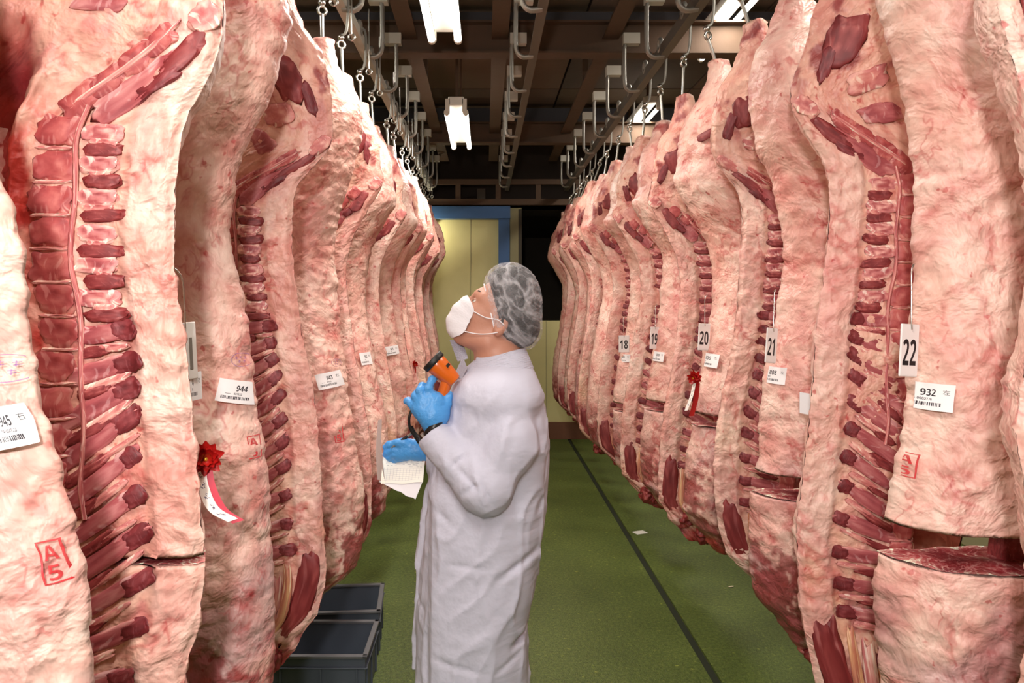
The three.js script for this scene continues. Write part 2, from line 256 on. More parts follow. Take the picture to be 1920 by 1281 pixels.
function makeHalf(o) {
  const { side, kind, d, seed } = o, sg = side === 'left' ? -1 : 1, R = rng(seed * 977 + 13), rib = kind === 'rib';
  const bot = o.bot ?? 0.36 + R() * 0.1, top = o.top ?? 2.58 + R() * 0.06, th = o.th ?? (rib ? 0.16 : 0.05) + (R() - 0.5) * 0.12, dy = (R() - 0.5) * 0.07;
  const X0 = o.X0 + (o.px ? 0 : (R() - 0.5) * 0.03 + (rib ? -0.025 : 0.008)), zp = -(d + (rib ? 0 : 0.1));
  let E = EDGE.map(([y, v]) => [y + dy, sg * (X0 - v * (o.px ? 1 : 0.85 + R() * 0.3))]);
  if (o.px) { const q = o.px.map(([x, y]) => { const w = P(x, y, -zp); return [w.y, w.x]; }).sort((a, b) => a[0] - b[0]); const lo = q[0][0], hi = q[q.length - 1][0]; E = [...E.filter(e => e[0] < lo - 0.08), ...q, ...E.filter(e => e[0] > hi + 0.07)]; }
  const s0 = EDGE[0][0] + dy - bot;   // generic foot follows the bottom of this side
  const edge = curve(E), ct = Math.cos(th), st = Math.sin(th), sd = seed * 3.17;
  const tt = y => clamp((y - bot) / (top - bot)), W = y => WIDTH(tt(y)) * (o.wide ?? 1), Tk = y => THICK(tt(y)) * (o.thick ?? 1);
  const foot = y => { const t = tt(y); return t < 0.09 ? (0.09 - t) * 1.3 : 0; };
  function flat(s, y, n) { const X = edge(y) + sg * foot(y); return V3(X + sg * (s * ct - n * st), y, zp + s * st + n * ct); }
  function relief(s, y) {   // the split face of a rib side
    const t = tt(y); let n = 0;
    n -= 0.13 * sm(0.27, 0.34, s) * sm(0.1, 0.2, t) * (1 - sm(0.68, 0.78, t)) * (1 - 0.8 * sm(0.9, 1, s / W(y)));
    n += 0.05 * sm(0.78, 0.86, t) * Math.sin(Math.PI * clamp(s / W(y)));
    n -= 0.012 * sm(0.075, 0.095, s) * (1 - sm(0.26, 0.28, s)) * sm(0.1, 0.2, t) * (1 - sm(0.7, 0.76, t));
    return n;
  }
  const prof = q => Math.sqrt(1 - (1 - Math.min(q / 0.42, 1)) ** 2) * (1 - 0.4 * Math.max(0, (q - 0.42) / 0.58) ** 2);
  function disp(s, y, fr) {
    const a = fbm(s * 7 + sd, y * 5, fr * 5 + sd, 3) * 0.03, w = 1 - Math.abs(noise(s * 16 + sd + y * 4, y * 26 - s * 12, sd)) * 2, b = fbm(s * 30, y * 34 + sd, sd, 3) * 0.010;
    const rag = (1 - sm(0.0, 0.12, tt(y))) * fbm(s * 14, y * 14, sd, 3) * 0.07;
    return a * (rib && fr > 0 ? 0.35 : 0.8) + w * 0.003 + b + rag;
  }
  function pt(a, y) {       // a: 0..1 front from far edge to dorsal edge, 1..2 back
    const w = W(y), T = Tk(y), fr = a <= 1 ? 1 : -1, q = a <= 1 ? (1 - a) : (a - 1), s = (a <= 1 ? Math.pow(q, 1.25) : q) * w;
    const qq = s / w; let n;
    if (rib) n = fr > 0 ? relief(s, y) - 0.012 * (1 - sm(0, 0.02, s)) : -T * prof(qq) - 0.004; else n = fr > 0 ? T * prof(qq) : -0.01 - 0.02 * Math.sin(Math.PI * qq);
    return { s, n, fr, q: qq };
  }
  function surf(s, y, off = 0, full = false) { const w = W(y), n = rib ? relief(s, y) : Tk(y) * prof(s / w); return flat(s, y, n + (full ? disp(s, y, 1) : fbm(s * 7 + sd, y * 5, 5 + sd, 3) * 0.03 * (rib ? 0.35 : 0.8)) + off); }
  function colour(s, y, fr) {
    const t = tt(y), k = fbm(s * 5 + sd, y * 4, sd, 3), k2 = fbm(s * 14, y * 12 + sd, sd * 2, 3), k3 = fbm(s * 40, y * 30, sd, 2); let c;
    c = mixc(FATW, PINK, sm(-0.25, 0.3, k + k2 * 0.4));
    if (rib && fr > 0) {
      const inn = sm(0.078, 0.095, s + k2 * 0.02) * (1 - sm(0.72, 0.8, t - s * 0.3));
      c = mixc(c, mixc([0.98, 0.92, 0.86], TISS, sm(-0.05, 0.4, k2 + k3 * 0.6)), inn * 0.9);
      c = mixc(c, mixc(RED, MEAT, sm(-0.1, 0.3, k2)), sm(0.29, 0.33, s) * (1 - sm(0.72, 0.8, t)));
      c = mixc(c, [0.68, 0.09, 0.08], sm(-0.25, 0.1, k2) * sm(0.22, 0.245, s) * (1 - sm(0.31, 0.35, s)) * sm(0.36, 0.46, t) * (1 - sm(0.66, 0.72, t)));
      c = mixc(c, mixc([1, 0.9, 0.82], TISS, sm(0, 0.3, k2)), sm(0.74, 0.82, t) * 0.6);
      c = mixc(c, MEAT, sm(0.16, 0.26, k2 + k * 0.3) * sm(0.78, 0.84, t) * 0.8);
      c = mixc(c, MEAT, sm(-0.02, 0.16, k2 - s * 0.2) * (1 - sm(0.1, 0.26, t)) * 0.85);
      c = mixc(c, YEL, sm(0.1, 0.3, fbm(s * 9 + 4, y * 3, sd, 2)) * 0.5 * (1 - sm(0.2, 0.4, t)));
    } else {
      c = mixc(c, MEMB, sm(-0.06, 0.22, k) * (1 - sm(0.2, 0.45, t)) * 0.85);
      c = mixc(c, MEAT, sm(-0.04, 0.08, fbm(s * 6 + y * 4, y * 5 - s * 5, sd + 3, 3) + 0.6 * k3 + 0.06 * (1 - t * 5)) * (1 - sm(0.14, 0.27, t)) * 0.85);
      c = mixc(c, RED, sm(0.24, 0.36, k2 + 0.4 * k3) * 0.4);
      c = mixc(c, mixc(RED, MEAT, 0.6), sm(0.2, 0.3, fbm(s * 10, y * 10, sd + 8, 2)) * sm(0.8, 0.9, t) * 0.85);
    }
    c = mixc(c, RED, sm(0.05, 0.0, t + k2 * 0.08));
    return c;
  }
  const [NA, NB, NY] = o.lod === 2 ? [84, 26, 300] : o.lod === 1 ? [44, 16, 170] : [26, 10, 96];
  function loft(y0, y1, gapTilt) {
    const rows = Math.max(6, Math.round(NY * (y1 - y0) / (top - bot))), cols = NA + NB + 1, pos = [], uv = [], col = [], idx = [];
    const nrm = V3(), A = V3(), B = V3();
    for (let j = 0; j <= rows; j++) {
      const y = lerp(y0, y1, j / rows);
      for (let i = 0; i < cols; i++) {
        const a = i <= NA ? i / NA : 1 + (i - NA) / NB, e = pt(a, y), f = flat(e.s, y, e.n), h = 0.004, a2 = clamp(a + h, 0, 2), a1 = clamp(a - h, 0, 2), e2 = pt(a2, y), e1 = pt(a1, y);
        A.copy(flat(e2.s, y, e2.n)).sub(flat(e1.s, y, e1.n)); B.set(0, 1, 0); nrm.crossVectors(A, B).normalize().multiplyScalar(sg > 0 ? 1 : -1); // outward
        f.addScaledVector(nrm, -disp(e.s, y, e.fr) * -1 * 1);
        pos.push(f.x, f.y, f.z); uv.push((e.fr * e.s + (e.fr > 0 ? 0 : -e.s * 0)) / 0.8 * 1 + seed * 0.373 + e.n * 0.6, y / 0.8 + seed * 0.219); col.push(...colour(e.s, y, e.fr));
      }
    }
    for (let j = 0; j < rows; j++) for (let i = 0; i < cols; i++) { const i2 = (i + 1) % cols, q = [j * cols + i, j * cols + i2, (j + 1) * cols + i2, (j + 1) * cols + i]; if (sg > 0) idx.push(q[0], q[2], q[1], q[0], q[3], q[2]); else idx.push(q[0], q[1], q[2], q[0], q[2], q[3]); }
    const fan = (j, up) => { const c = [0, 0, 0]; for (let i = 0; i < cols; i++) for (let k = 0; k < 3; k++) c[k] += pos[(j * cols + i) * 3 + k] / cols; pos.push(...c); uv.push(0.5, 0.5); col.push(...(up === 0 ? RED : TISS)); const ci = pos.length / 3 - 1; for (let i = 0; i < cols; i++) { const p = j * cols + i, q = j * cols + (i + 1) % cols; idx.push(...((up > 0) === (sg > 0) ? [ci, q, p] : [ci, p, q])); } };
    fan(0, 0); fan(rows, 1);
    const g = new THREE.BufferGeometry(); g.setAttribute('position', new THREE.Float32BufferAttribute(pos, 3)); g.setAttribute('uv', new THREE.Float32BufferAttribute(uv, 2)); g.setAttribute('color', new THREE.Float32BufferAttribute(col, 3)); g.setIndex(idx); g.computeVertexNormals(); return g;
  }
  const base = V3(edge(1.2) + sg * 0.2, bot, zp);
  const g = thing('beef_side', o.label, 'meat', base.toArray(), side === 'left' ? 'beef sides on the row under the 943 to 945 labels' : 'beef sides on the row with number plates');
  const tr = geo => geo.translate(-base.x, -base.y, -base.z);
  const add = (name, geo, mat, label) => part(name, tr(geo), mat, g, null, null, label);
  if (o.cut) {
    const gap = o.gap ?? 0.06, yL = o.cut - gap;
    add('hindquarter', loft(o.cut, top), M_FAT); add('forequarter', loft(bot, yL), M_FAT);
    // the marbled cut surface on top of the forequarter
    const ring = [], RN = 9, C = 64, pos = [], col = [], uv = [], idx = []; let cs = 0, cn = 0;
    for (let i = 0; i < C; i++) { const a = i / C * 2, e = pt(a, yL); ring.push([e.s, e.n]); cs += e.s / C; cn += e.n / C; }
    for (let k = 0; k <= RN; k++) for (let i = 0; i < C; i++) { const f = 1 - k / RN, s = lerp(cs, ring[i][0], f), n = lerp(cn, ring[i][1], f), v = flat(s, yL + 0.004 + fbm(s * 12, n * 12, sd, 2) * 0.012, n); pos.push(v.x, v.y, v.z); uv.push(s * 2.2, n * 2.2); const rim = sm(0.84, 0.95, f), seam = sm(0.86, 0.97, 1 - Math.abs(fbm(s * 9, n * 9, sd + 2, 2)) * 6); col.push(...mixc([0.85, 0.75, 0.8], [1.75, 4.6, 4.0], clamp(rim + seam * 0.7))); }
    for (let k = 0; k < RN; k++) for (let i = 0; i < C; i++) { const a = k * C + i, b = k * C + (i + 1) % C; idx.push(...(sg > 0 ? [a, b, b + C, a, b + C, a + C] : [a, b + C, b, a, a + C, b + C])); }
    const cg = new THREE.BufferGeometry(); cg.setAttribute('position', new THREE.Float32BufferAttribute(pos, 3)); cg.setAttribute('uv', new THREE.Float32BufferAttribute(uv, 2)); cg.setAttribute('color', new THREE.Float32BufferAttribute(col, 3)); cg.setIndex(idx); cg.computeVertexNormals();
    add('cut_face', cg, M_MEAT, 'marbled dark red cut face');
    // strip of spine and deep muscle that still joins the two quarters
    const jg = new THREE.BoxGeometry(0.14, gap + 0.05, 0.05, 6, 3, 2); const jp = jg.attributes.position, jc = []; for (let i = 0; i < jp.count; i++) { const v = flat(W(yL) * 0.72 + jp.getX(i), yL + gap / 2 + jp.getY(i), (rib ? -0.1 : 0.03) + jp.getZ(i)); jp.setXYZ(i, v.x, v.y, v.z); jc.push(0.7, 0.5, 0.55); } jg.setAttribute('color', new THREE.Float32BufferAttribute(jc, 3)); jg.computeVertexNormals(); add('joining_muscle', jg, M_PIECE);
  } else add('flesh', loft(bot, top), M_FAT);
  const put = (name, k, s, y, n, len, wid, thk, ang, force) => {
    if (o.lod === 2 || force) {   // piece shaped to the face it sits in
      const src = PEB[k + (o.lod ? 1 : 0)][Math.floor(R() * 5)], gg = src.clone(), pa = gg.attributes.position, ca = Math.cos(ang), sa = Math.sin(ang), c0 = surf(s, y, 0), tk = Math.min(thk, 0.0075);
      for (let i = 0; i < pa.count; i++) { const a = pa.getX(i) * len / 2, b = pa.getY(i) * wid / 2, v = surf(Math.max(0.004, s + a * ca + b * sa * 0.9), y - a * sa + b * ca, n + pa.getZ(i) * tk).sub(c0); pa.setXYZ(i, v.x, v.y, v.z); }
      if (sg < 0) { const id = gg.index.array.slice(); for (let i = 0; i < id.length; i += 3) [id[i], id[i + 1]] = [id[i + 1], id[i]]; gg.setIndex([...id]); }
      gg.computeVertexNormals(); part(name, gg, M_PIECE, g, c0.sub(base).toArray()); return;
    }
    const q = surf(s, y, n), m = new THREE.Mesh(PEB[k + (o.lod === 2 ? 1 : 0)][Math.floor(R() * 5)], M_PIECE); m.name = name; m.castShadow = m.receiveShadow = true;
    m.position.copy(q).sub(base); m.rotation.order = 'YXZ'; m.rotation.set((R() - 0.5) * 0.15, -sg * th, sg > 0 ? -ang : ang); m.scale.set(len / 2, wid / 2, thk); g.add(m);
  };
  if (rib) {
    const J = k => (R() - 0.5) * k, skipCut = y => o.cut && Math.abs(y - o.cut + 0.015) < 0.02;
    const y0 = 1.95 + (o.tip ?? dy), n = 20; let y = y0 - 0.035;
    for (let i = 0; i < 4; i++) { const k = (i + 0.5) / 4; put('sacral_vertebra', 'body', lerp(0.205, 0.085, k), y0 + lerp(0.0, 0.14, k), 0.001, 0.056, 0.058 - i * 0.004, 0.006, 0.85 + J(0.1)); }
    put('sacral_process', 'process', 0.105, y0 + 0.045, 0.0005, 0.15, 0.06, 0.006, 0.85); put('sacral_muscle', 'muscle', 0.06, y0 + 0.09, 0.001, 0.11, 0.045, 0.006, 0.95); put('sacral_muscle', 'cap', 0.075, y0 + 0.05, 0.002, 0.075, 0.03, 0.006, 0.7); put('tail_cartilage', 'bone', 0.03, y0 + 0.165, 0.001, 0.06, 0.05, 0.006, 0.85); put('sacral_ligament', 'bone', 0.14, y0 + 0.075, 0.0025, 0.2, 0.014, 0.006, 0.86);
    for (let i = 0; i < n; i++) {
      const pit = lerp(0.058, 0.074, sm(6, 15, i)); y -= i ? pit : 0; if (y < bot + 0.34) break; if (skipCut(y)) continue;
      const tx = sm(5, 9, i), sV = lerp(0.207, 0.262, sm(5, 12, i)), low = sm(12, 16, i);
      put('vertebra', 'body', sV + J(0.006), y + J(0.005), 0.001, 0.07, pit * 0.92, 0.010, J(0.08)); put('disc', 'bone', sV, y - pit / 2, 0.001, 0.066, 0.007, 0.009, J(0.08));
      const ang = lerp(0.03, 0.6, tx) * (1 - low * 0.8), len = lerp(0.07, 0.17, tx) - low * 0.03, sc = lerp(0.128, 0.168, tx);
      const yy = y - lerp(0.0, 0.012, tx) + J(0.006), a = ang + J(0.1);
      const lum = i < 6;
      put('spinous_process', lum ? 'hatch' : 'process', sc + 0.004 + J(0.006), yy, 0.0005, len * (1.05 + J(0.14)), lum ? 0.033 : 0.034, 0.005, a);
      if (!lum) put('process_cap', 'cap', sc - len * 0.41 * Math.cos(a), yy + len * 0.41 * Math.sin(a), 0.0012, 0.046 * (0.8 + 0.6 * R()), 0.033, 0.0052, a + J(0.12));
      put('muscle_strip', 'muscle', lum ? sc - 0.004 + J(0.01) : sc + len * (0.1 + 0.15 * R()) * Math.cos(a), yy - pit / 2 - (lum ? 0 : len * 0.16 * Math.sin(a)), 0.001, lum ? len * (1 + J(0.3)) : len * (0.5 + J(0.4)), lum ? 0.026 + J(0.006) : 0.012 + 0.01 * R(), 0.0055, a + J(0.12));
      put('ligament', 'bone', sc - len * 0.1 + J(0.02), yy - pit / 2 + (lum ? 0.012 : len * 0.06), 0.0008, len * (0.6 + J(0.4)), 0.011 + 0.008 * R(), 0.005, a + J(0.14));
    }
    const cp = []; for (let i = 0; i < 14; i++) { const y = y0 + 0.01 - i * 0.055; cp.push(surf(0.17 + 0.025 * sm(6, 13, i) + Math.sin(i * 1.7) * 0.003, y, 0.004)); }
    const cg = tube(cp, 0.0048, o.lod === 2 ? 60 : 28, 6); const cc = []; for (let i = 0; i < cg.attributes.position.count; i++) cc.push(1.5, 3.0, 2.9); cg.setAttribute('color', new THREE.Float32BufferAttribute(cc, 3)); add('spinal_canal', cg, M_PIECE);
    put('thigh_muscle', 'muscle', 0.1 + J(0.04), 2.3 + dy, 0.0, 0.09, 0.12, 0.008, J(1), true); put('thigh_hollow', 'cap', 0.055 + J(0.02), 2.25 + dy, 0.0, 0.035, 0.09, 0.008, J(0.5), true);
    put('hip_cartilage', 'bone', 0.17 + J(0.03), 2.2 + dy, 0.0, 0.09, 0.06, 0.008, J(1.5), true); put('thigh_muscle', 'process', 0.2 + J(0.03), 2.12 + dy, 0.0, 0.1, 0.05, 0.008, J(1.5), true);
    put('neck_muscle', 'muscle', 0.055, bot + 0.26, 0.0, 0.07, 0.25, 0.01, J(0.2), true); put('neck_ligament', 'yellow', 0.105, bot + 0.22, 0.001, 0.028, 0.28, 0.008, 0.12 + J(0.1), true); put('neck_ligament', 'bone', 0.135, bot + 0.2, 0.001, 0.035, 0.26, 0.008, 0.1 + J(0.1), true); put('neck_ligament', 'yellow', 0.165, bot + 0.17, 0.001, 0.025, 0.2, 0.008, J(0.2), true); put('neck_muscle', 'cap', 0.2, bot + 0.24, 0.0, 0.06, 0.15, 0.009, -0.3, true);
  } else {
    if (R() < 0.5) put('rump_muscle', 'muscle', 0.05 + R() * 0.06, 2.22 + dy + R() * 0.1, -0.001, 0.035, 0.07, 0.006, R() * 2, true);
  }
  for (let i = 0; i < (rib ? 8 : 5); i++) { const m = new THREE.Mesh(LUMPS[Math.floor(R() * 3)], M_PIECE); m.name = 'neck_end'; m.castShadow = m.receiveShadow = true; const y = bot + 0.01 + (rib ? 0.1 : 0.05) * R(), v = flat(0.02 + R() * 0.16, y, (rib ? -1 : 1) * Tk(y) * (rib ? R() * 0.5 : 0.45)); m.position.copy(v).sub(base); m.scale.setScalar(0.03 + R() * 0.028); m.rotation.set(R() * 6, R() * 6, R() * 6); g.add(m); }
  // hook
  const hx = edge(top) + sg * W(top) * 0.45, hz = zp + (rib ? -1 : 1) * Tk(top) * 0.4;
  if (o.hook !== false) hook(hx, top, hz, side);
  function locate(px, py) {
    let best = [1e9];
    for (let s = 0; s < W(1.5); s += 0.004) { let y = EYE + (VY - py) * d / F, v; for (let k = 0; k < 4; k++) { v = surf(s, y); y = EYE + (VY - py) * -v.z / F; } const e = Math.abs(VX + v.x / -v.z * F - px); if (e < best[0] && e < 60) best = [e, s, y]; }
    return best.length > 1 ? { s: best[1], y: best[2] } : { s: 0.03, y: EYE + (VY - py) * d / F };
  }
  return { g, base, surf, locate, sg, th, d };
}
const HOOK = { bar: mergeGeometries([new RoundedBoxGeometry(0.006, 0.3, 0.022, 2, 0.002), new THREE.TorusGeometry(0.014, 0.004, 8, 14).translate(0, -0.16, 0).toNonIndexed()].map(q => { q.clearGroups(); return q; })),
  strap: tube([[0, 0.02, 0], [0.012, 0.035, 0], [0.026, 0.02, 0], [0.026, -0.14, 0], [0.016, -0.17, 0], [0, -0.175, 0]], 0.0065, 24, 8),
  ring: new THREE.TorusGeometry(0.016, 0.006, 8, 18), ball: new THREE.SphereGeometry(0.014, 14, 10), wheel: new THREE.TorusGeometry(0.03, 0.012, 8, 18).rotateY(Math.PI / 2),
};
function hook(x, ytop, z, side) {
  const g = thing('carcass_hook', side === 'left' ? 'steel swivel hook holding a side on the 943 to 945 row' : 'steel swivel hook holding a side on the number plate row', 'hook', [x, RAILY, z], `steel hooks on the ${side === 'left' ? '943 to 945 row' : 'number plate row'}`);
  const rx = RX[side] - x;
  part('strap', HOOK.strap, M_GALV, g, [rx, 0.01, 0]); part('trolley_wheel', HOOK.wheel, M_GALV, g, [rx, 0.045, 0]);
  part('swivel', HOOK.ball, M_STEEL, g, [rx, -0.175, 0]); part('eye', HOOK.ring, M_STEEL, g, [rx * 0.9, -0.205, 0], [0, 0.5, 0]);
  if (side === 'left') part('side_bar', HOOK.bar, M_STEEL, g, [rx + 0.05, -0.02, 0.02]);
  part('rod', tube([[rx * 0.88, -0.22, 0], [rx * 0.5, -0.22 - (RAILY - ytop - 0.2) * 0.5, 0], [0, ytop - RAILY - 0.05, 0], [0.01, ytop - RAILY - 0.09, 0.02]], 0.0075, 14, 8), M_STEEL, g);
}
const H = {};
const L0 = 0.53;
H.s945 = makeHalf({ side: 'left', kind: 'skin', d: 0.93, seed: 1, X0: L0, lod: 2, th: 0.0, thick: 0.45, label: 'fat-covered outer beef side bearing the 945 label and a large red stamp', px: [[-60, -260], [-75, -100], [-60, 100], [-22, 250], [0, 310], [48, 450], [56, 560], [76, 700], [100, 800], [150, 1000], [180, 1281]] });
H.r945 = makeHalf({ side: 'left', kind: 'rib', d: 1.35, seed: 2, X0: L0, lod: 2, th: 0.12, tip: 0.0, cut: 1.175, gap: 0.014, label: 'split beef side with exposed spine and notched fat, between the 945 and 944 sides', px: [[420, 20], [402, 110], [345, 230], [330, 330], [325, 500], [345, 640], [370, 900], [381, 1030], [380, 1090], [370, 1180], [345, 1281]] });
H.s944 = makeHalf({ side: 'left', kind: 'skin', d: 1.8, seed: 3, X0: L0, lod: 2, thick: 0.7, label: 'fat-covered outer beef side bearing the 944 label and a rosette', px: [[522, 135], [500, 210], [452, 320], [434, 430], [450, 560], [472, 640], [490, 780], [507, 950], [516, 1150], [512, 1260]] });
H.r944 = makeHalf({ side: 'left', kind: 'rib', d: 2.35, seed: 4, X0: L0, lod: 2, th: 0.12, tip: -0.02, bot: 0.47, label: 'split beef side with exposed spine between the 944 and 943 sides', px: [[622, 268], [600, 300], [556, 350], [548, 430], [553, 520], [572, 650], [590, 740], [600, 870], [606, 1000], [612, 1080], [590, 1180]] });
H.s943 = makeHalf({ side: 'left', kind: 'skin', d: 2.9, seed: 5, X0: L0, lod: 2, thick: 0.8, bot: 0.4, label: 'outer beef side with the 943 label, above the rear crate', px: [[668, 300], [640, 400], [628, 480], [640, 600], [660, 760], [683, 960], [672, 1060]] });
const lf = [[3.35, 'rib'], [3.8, 'skin'], [4.25, 'rib'], [4.85, 'skin'], [5.25, 'rib'], [5.75, 'skin'], [6.15, 'rib'], [6.6, 'skin'], [7.0, 'rib'], [7.5, 'skin'], [7.9, 'rib'], [8.35, 'skin']];
lf.forEach(([d, kind], i) => { H['l' + i] = makeHalf({ side: 'left', kind, d, seed: 20 + i, X0: L0 - i * 0.002, lod: d < 5 ? 1 : 0, label: kind === 'rib' ? 'split beef side with exposed spine, hanging beyond the 943 side' : 'outer beef side covered in pale fat, hanging beyond the 943 side' }); });
const R0 = 0.885;
H.near = makeHalf({ side: 'right', kind: 'rib', d: 1.2, seed: 41, X0: R0, lod: 1, th: 0.05, label: 'nearest split beef side in the row beside the plate 22 side', px: [[1872, -20], [1890, 60], [1912, 130], [1945, 260], [1950, 500], [1918, 740], [1910, 820], [1925, 900]] });
H.s22 = makeHalf({ side: 'right', kind: 'skin', d: 1.6, seed: 42, X0: R0, lod: 2, thick: 0.8, th: 0.03, cut: 1.145, gap: 0.075, label: 'outer beef side with plate 22 and a wide cut across the ribs', px: [[1640, -30], [1655, 60], [1692, 200], [1706, 350], [1710, 500], [1698, 700], [1670, 900], [1650, 985], [1642, 1060], [1638, 1150], [1648, 1281]] });
H.r22 = makeHalf({ side: 'right', kind: 'rib', d: 2.0, seed: 43, X0: R0, lod: 2, th: 0.14, tip: 0.01, bot: 0.42, label: 'split beef side with exposed spine, tucked behind the side bearing the 932 label', px: [[1482, 180], [1500, 225], [1552, 320], [1552, 450], [1546, 520], [1532, 620], [1520, 760], [1505, 900], [1494, 1000], [1500, 1100], [1512, 1200], [1530, 1281]] });
H.s21 = makeHalf({ side: 'right', kind: 'skin', d: 2.38, seed: 44, X0: R0, lod: 2, thick: 0.8, cut: 1.085, gap: 0.07, bot: 0.48, label: 'outer beef side behind plate 21, its narrow lower quarter greyish', px: [[1398, 180], [1412, 260], [1444, 340], [1464, 450], [1460, 560], [1432, 700], [1416, 880], [1408, 940], [1408, 1050], [1428, 1170]] });
H.r21 = makeHalf({ side: 'right', kind: 'rib', d: 2.82, seed: 45, X0: R0, lod: 2, th: 0.14, bot: 0.5, label: 'split beef side with exposed spine and small rib ends, partly covered by plate 21', px: [[1335, 285], [1378, 350], [1390, 400], [1386, 500], [1373, 650], [1347, 780], [1340, 900], [1350, 1000], [1388, 1100]] });
H.s20 = makeHalf({ side: 'right', kind: 'skin', d: 3.19, seed: 46, X0: R0 - 0.01, lod: 1, cut: 1.155, gap: 0.05, bot: 0.56, label: 'outer beef side with plate 20, a small rosette and a cut across the ribs' });
H.r20 = makeHalf({ side: 'right', kind: 'rib', d: 3.62, seed: 47, X0: R0 - 0.02, lod: 1, bot: 0.5, label: 'split beef side with slanted rib stripes right beside the small rosette' });
H.s19 = makeHalf({ side: 'right', kind: 'skin', d: 4.06, seed: 48, X0: R0 - 0.03, lod: 1, cut: 1.1, gap: 0.05, bot: 0.46, label: 'outer beef side carrying plate 19 between two split sides' });
H.r19 = makeHalf({ side: 'right', kind: 'rib', d: 4.5, seed: 49, X0: R0 - 0.035, lod: 1, bot: 0.42, label: 'split beef side with dark square rib ends just beyond plate 19' });
H.s18 = makeHalf({ side: 'right', kind: 'skin', d: 4.95, seed: 50, X0: R0 - 0.04, lod: 1, cut: 0.97, gap: 0.05, bot: 0.36, label: 'outer beef side carrying plate 18, with reddish fat beside it' });
[[5.4, 'rib'], [5.85, 'skin'], [6.25, 'rib'], [6.7, 'skin'], [7.1, 'rib'], [7.5, 'skin'], [7.9, 'rib'], [8.35, 'skin']].forEach(([d, kind], i) => { H['q' + i] = makeHalf({ side: 'right', kind, d, seed: 60 + i, X0: R0 - 0.06 - i * 0.008, lod: 0, label: kind === 'rib' ? 'split beef side with exposed spine, hanging beyond plate 18' : 'outer beef side covered in pale fat, hanging beyond plate 18' }); });
// ---------------------------------------------------------------- labels, plates, stamps, rosettes
function canvasTex(w, h, draw, clear) {
  const c = document.createElement('canvas'); c.width = w; c.height = h; const x = c.getContext('2d');
  if (!clear) { x.fillStyle = '#f1f0f2'; x.fillRect(0, 0, w, h); } draw(x, w, h);
  const t = new THREE.CanvasTexture(c); t.colorSpace = THREE.SRGBColorSpace; return t;
}
const stroke = (x, pts) => { x.beginPath(); pts.forEach(([a, b], i) => i ? x.lineTo(a, b) : x.moveTo(a, b)); x.stroke(); };
function glyph(x, kind, gx, gy, s) {
  x.strokeStyle = '#333'; x.lineWidth = s * 0.07; const q = (...p) => stroke(x, p.map(([a, b]) => [gx + a * s, gy + b * s]));
  q([0.02, 0.27], [0.98, 0.24]); q([0.45, 0.02], [0.36, 0.4], [0.05, 0.82]);
  if (kind === 'right') q([0.34, 0.52], [0.34, 0.95], [0.86, 0.95], [0.86, 0.5], [0.34, 0.52]); else { q([0.36, 0.55], [0.92, 0.53]); q([0.64, 0.55], [0.64, 0.93]); q([0.26, 0.94], [1.0, 0.92]); }
}
function labelTex(num, kind, small) {
  return canvasTex(360, 260, (x, w, h) => {
    x.fillStyle = '#25232a'; x.font = 'bold 92px sans-serif'; x.save(); x.translate(150, 122); x.scale(0.56, 1); x.fillText(num, 0, 0); x.restore(); glyph(x, kind, 278, 52, 50);
    x.fillStyle = '#4a4850'; x.font = 'bold 34px sans-serif'; x.save(); x.translate(140, 166); x.scale(0.56, 1); x.fillText(small, 0, 0); x.restore();
    x.fillRect(70, 154, 44, 5); const r = rng(num.length ? +num : 3); let p = 40; x.fillStyle = '#34323a'; while (p < 262) { const b = 2 + r() * 7; x.fillRect(p, 184, b, 34); p += b + 2 + r() * 5; }
    if (kind === 'left') { x.strokeStyle = '#c03a3a'; x.lineWidth = 5; x.strokeRect(28, 148, 22, 14); x.beginPath(); x.arc(39, 138, 9, 0, 7); x.stroke(); }
  });
}
function patch(H, px, py, w, h, rot, off, mat, seg = 8, full = false) {   // a sheet of w x h metres lying on the surface of a side
  const c = H.locate(px, py), pos = [], uv = [], idx = [], ca = Math.cos(rot), sa = Math.sin(rot), o = H.surf(c.s, c.y, off, full);
  for (let j = 0; j <= seg; j++) for (let i = 0; i <= seg; i++) { const a = (i / seg - 0.5) * w, b = (j / seg - 0.5) * h, x = a * ca - b * sa, y = a * sa + b * ca, v = H.surf(Math.max(0.002, c.s + H.sg * x / Math.max(0.5, Math.cos(H.th))), c.y + y, off, full); v.sub(o); pos.push(v.x, v.y, v.z); uv.push(i / seg, j / seg); }
  for (let j = 0; j < seg; j++) for (let i = 0; i < seg; i++) { const a = j * (seg + 1) + i; idx.push(a, a + 1, a + seg + 2, a, a + seg + 2, a + seg + 1); }
  const g = new THREE.BufferGeometry(); g.setAttribute('position', new THREE.Float32BufferAttribute(pos, 3)); g.setAttribute('uv', new THREE.Float32BufferAttribute(uv, 2)); g.setIndex(idx); g.computeVertexNormals(); return { g, o };
}
function sticker(H, px, py, w, h, rot, map, label) { const p = patch(H, px, py, w, h, rot, 0.02); solo('paper_label', p.g, std(0xffffff, 0.5, { map, side: THREE.DoubleSide }), label, 'label', p.o.toArray(), 'paper labels stuck on beef sides'); }
sticker(H.s945, 27, 797, 0.046, 0.052, 0.14, labelTex('945', 'right', '1476847533'), 'white paper label printed 945 on beef fat');
sticker(H.s944, 452, 734, 0.085, 0.053, -0.28, labelTex('944', 'right', '031532'), 'white paper label printed 944 beside a faint round stamp');
sticker(H.s943, 620, 712, 0.088, 0.058, 0.16, labelTex('943', 'right', '031532'), 'white paper label printed 943 above a red stamp');
sticker(H.l1, 686, 672, 0.05, 0.06, 0.05, labelTex('942', 'right', '0315'), 'small white paper label two sides beyond the 943 label');
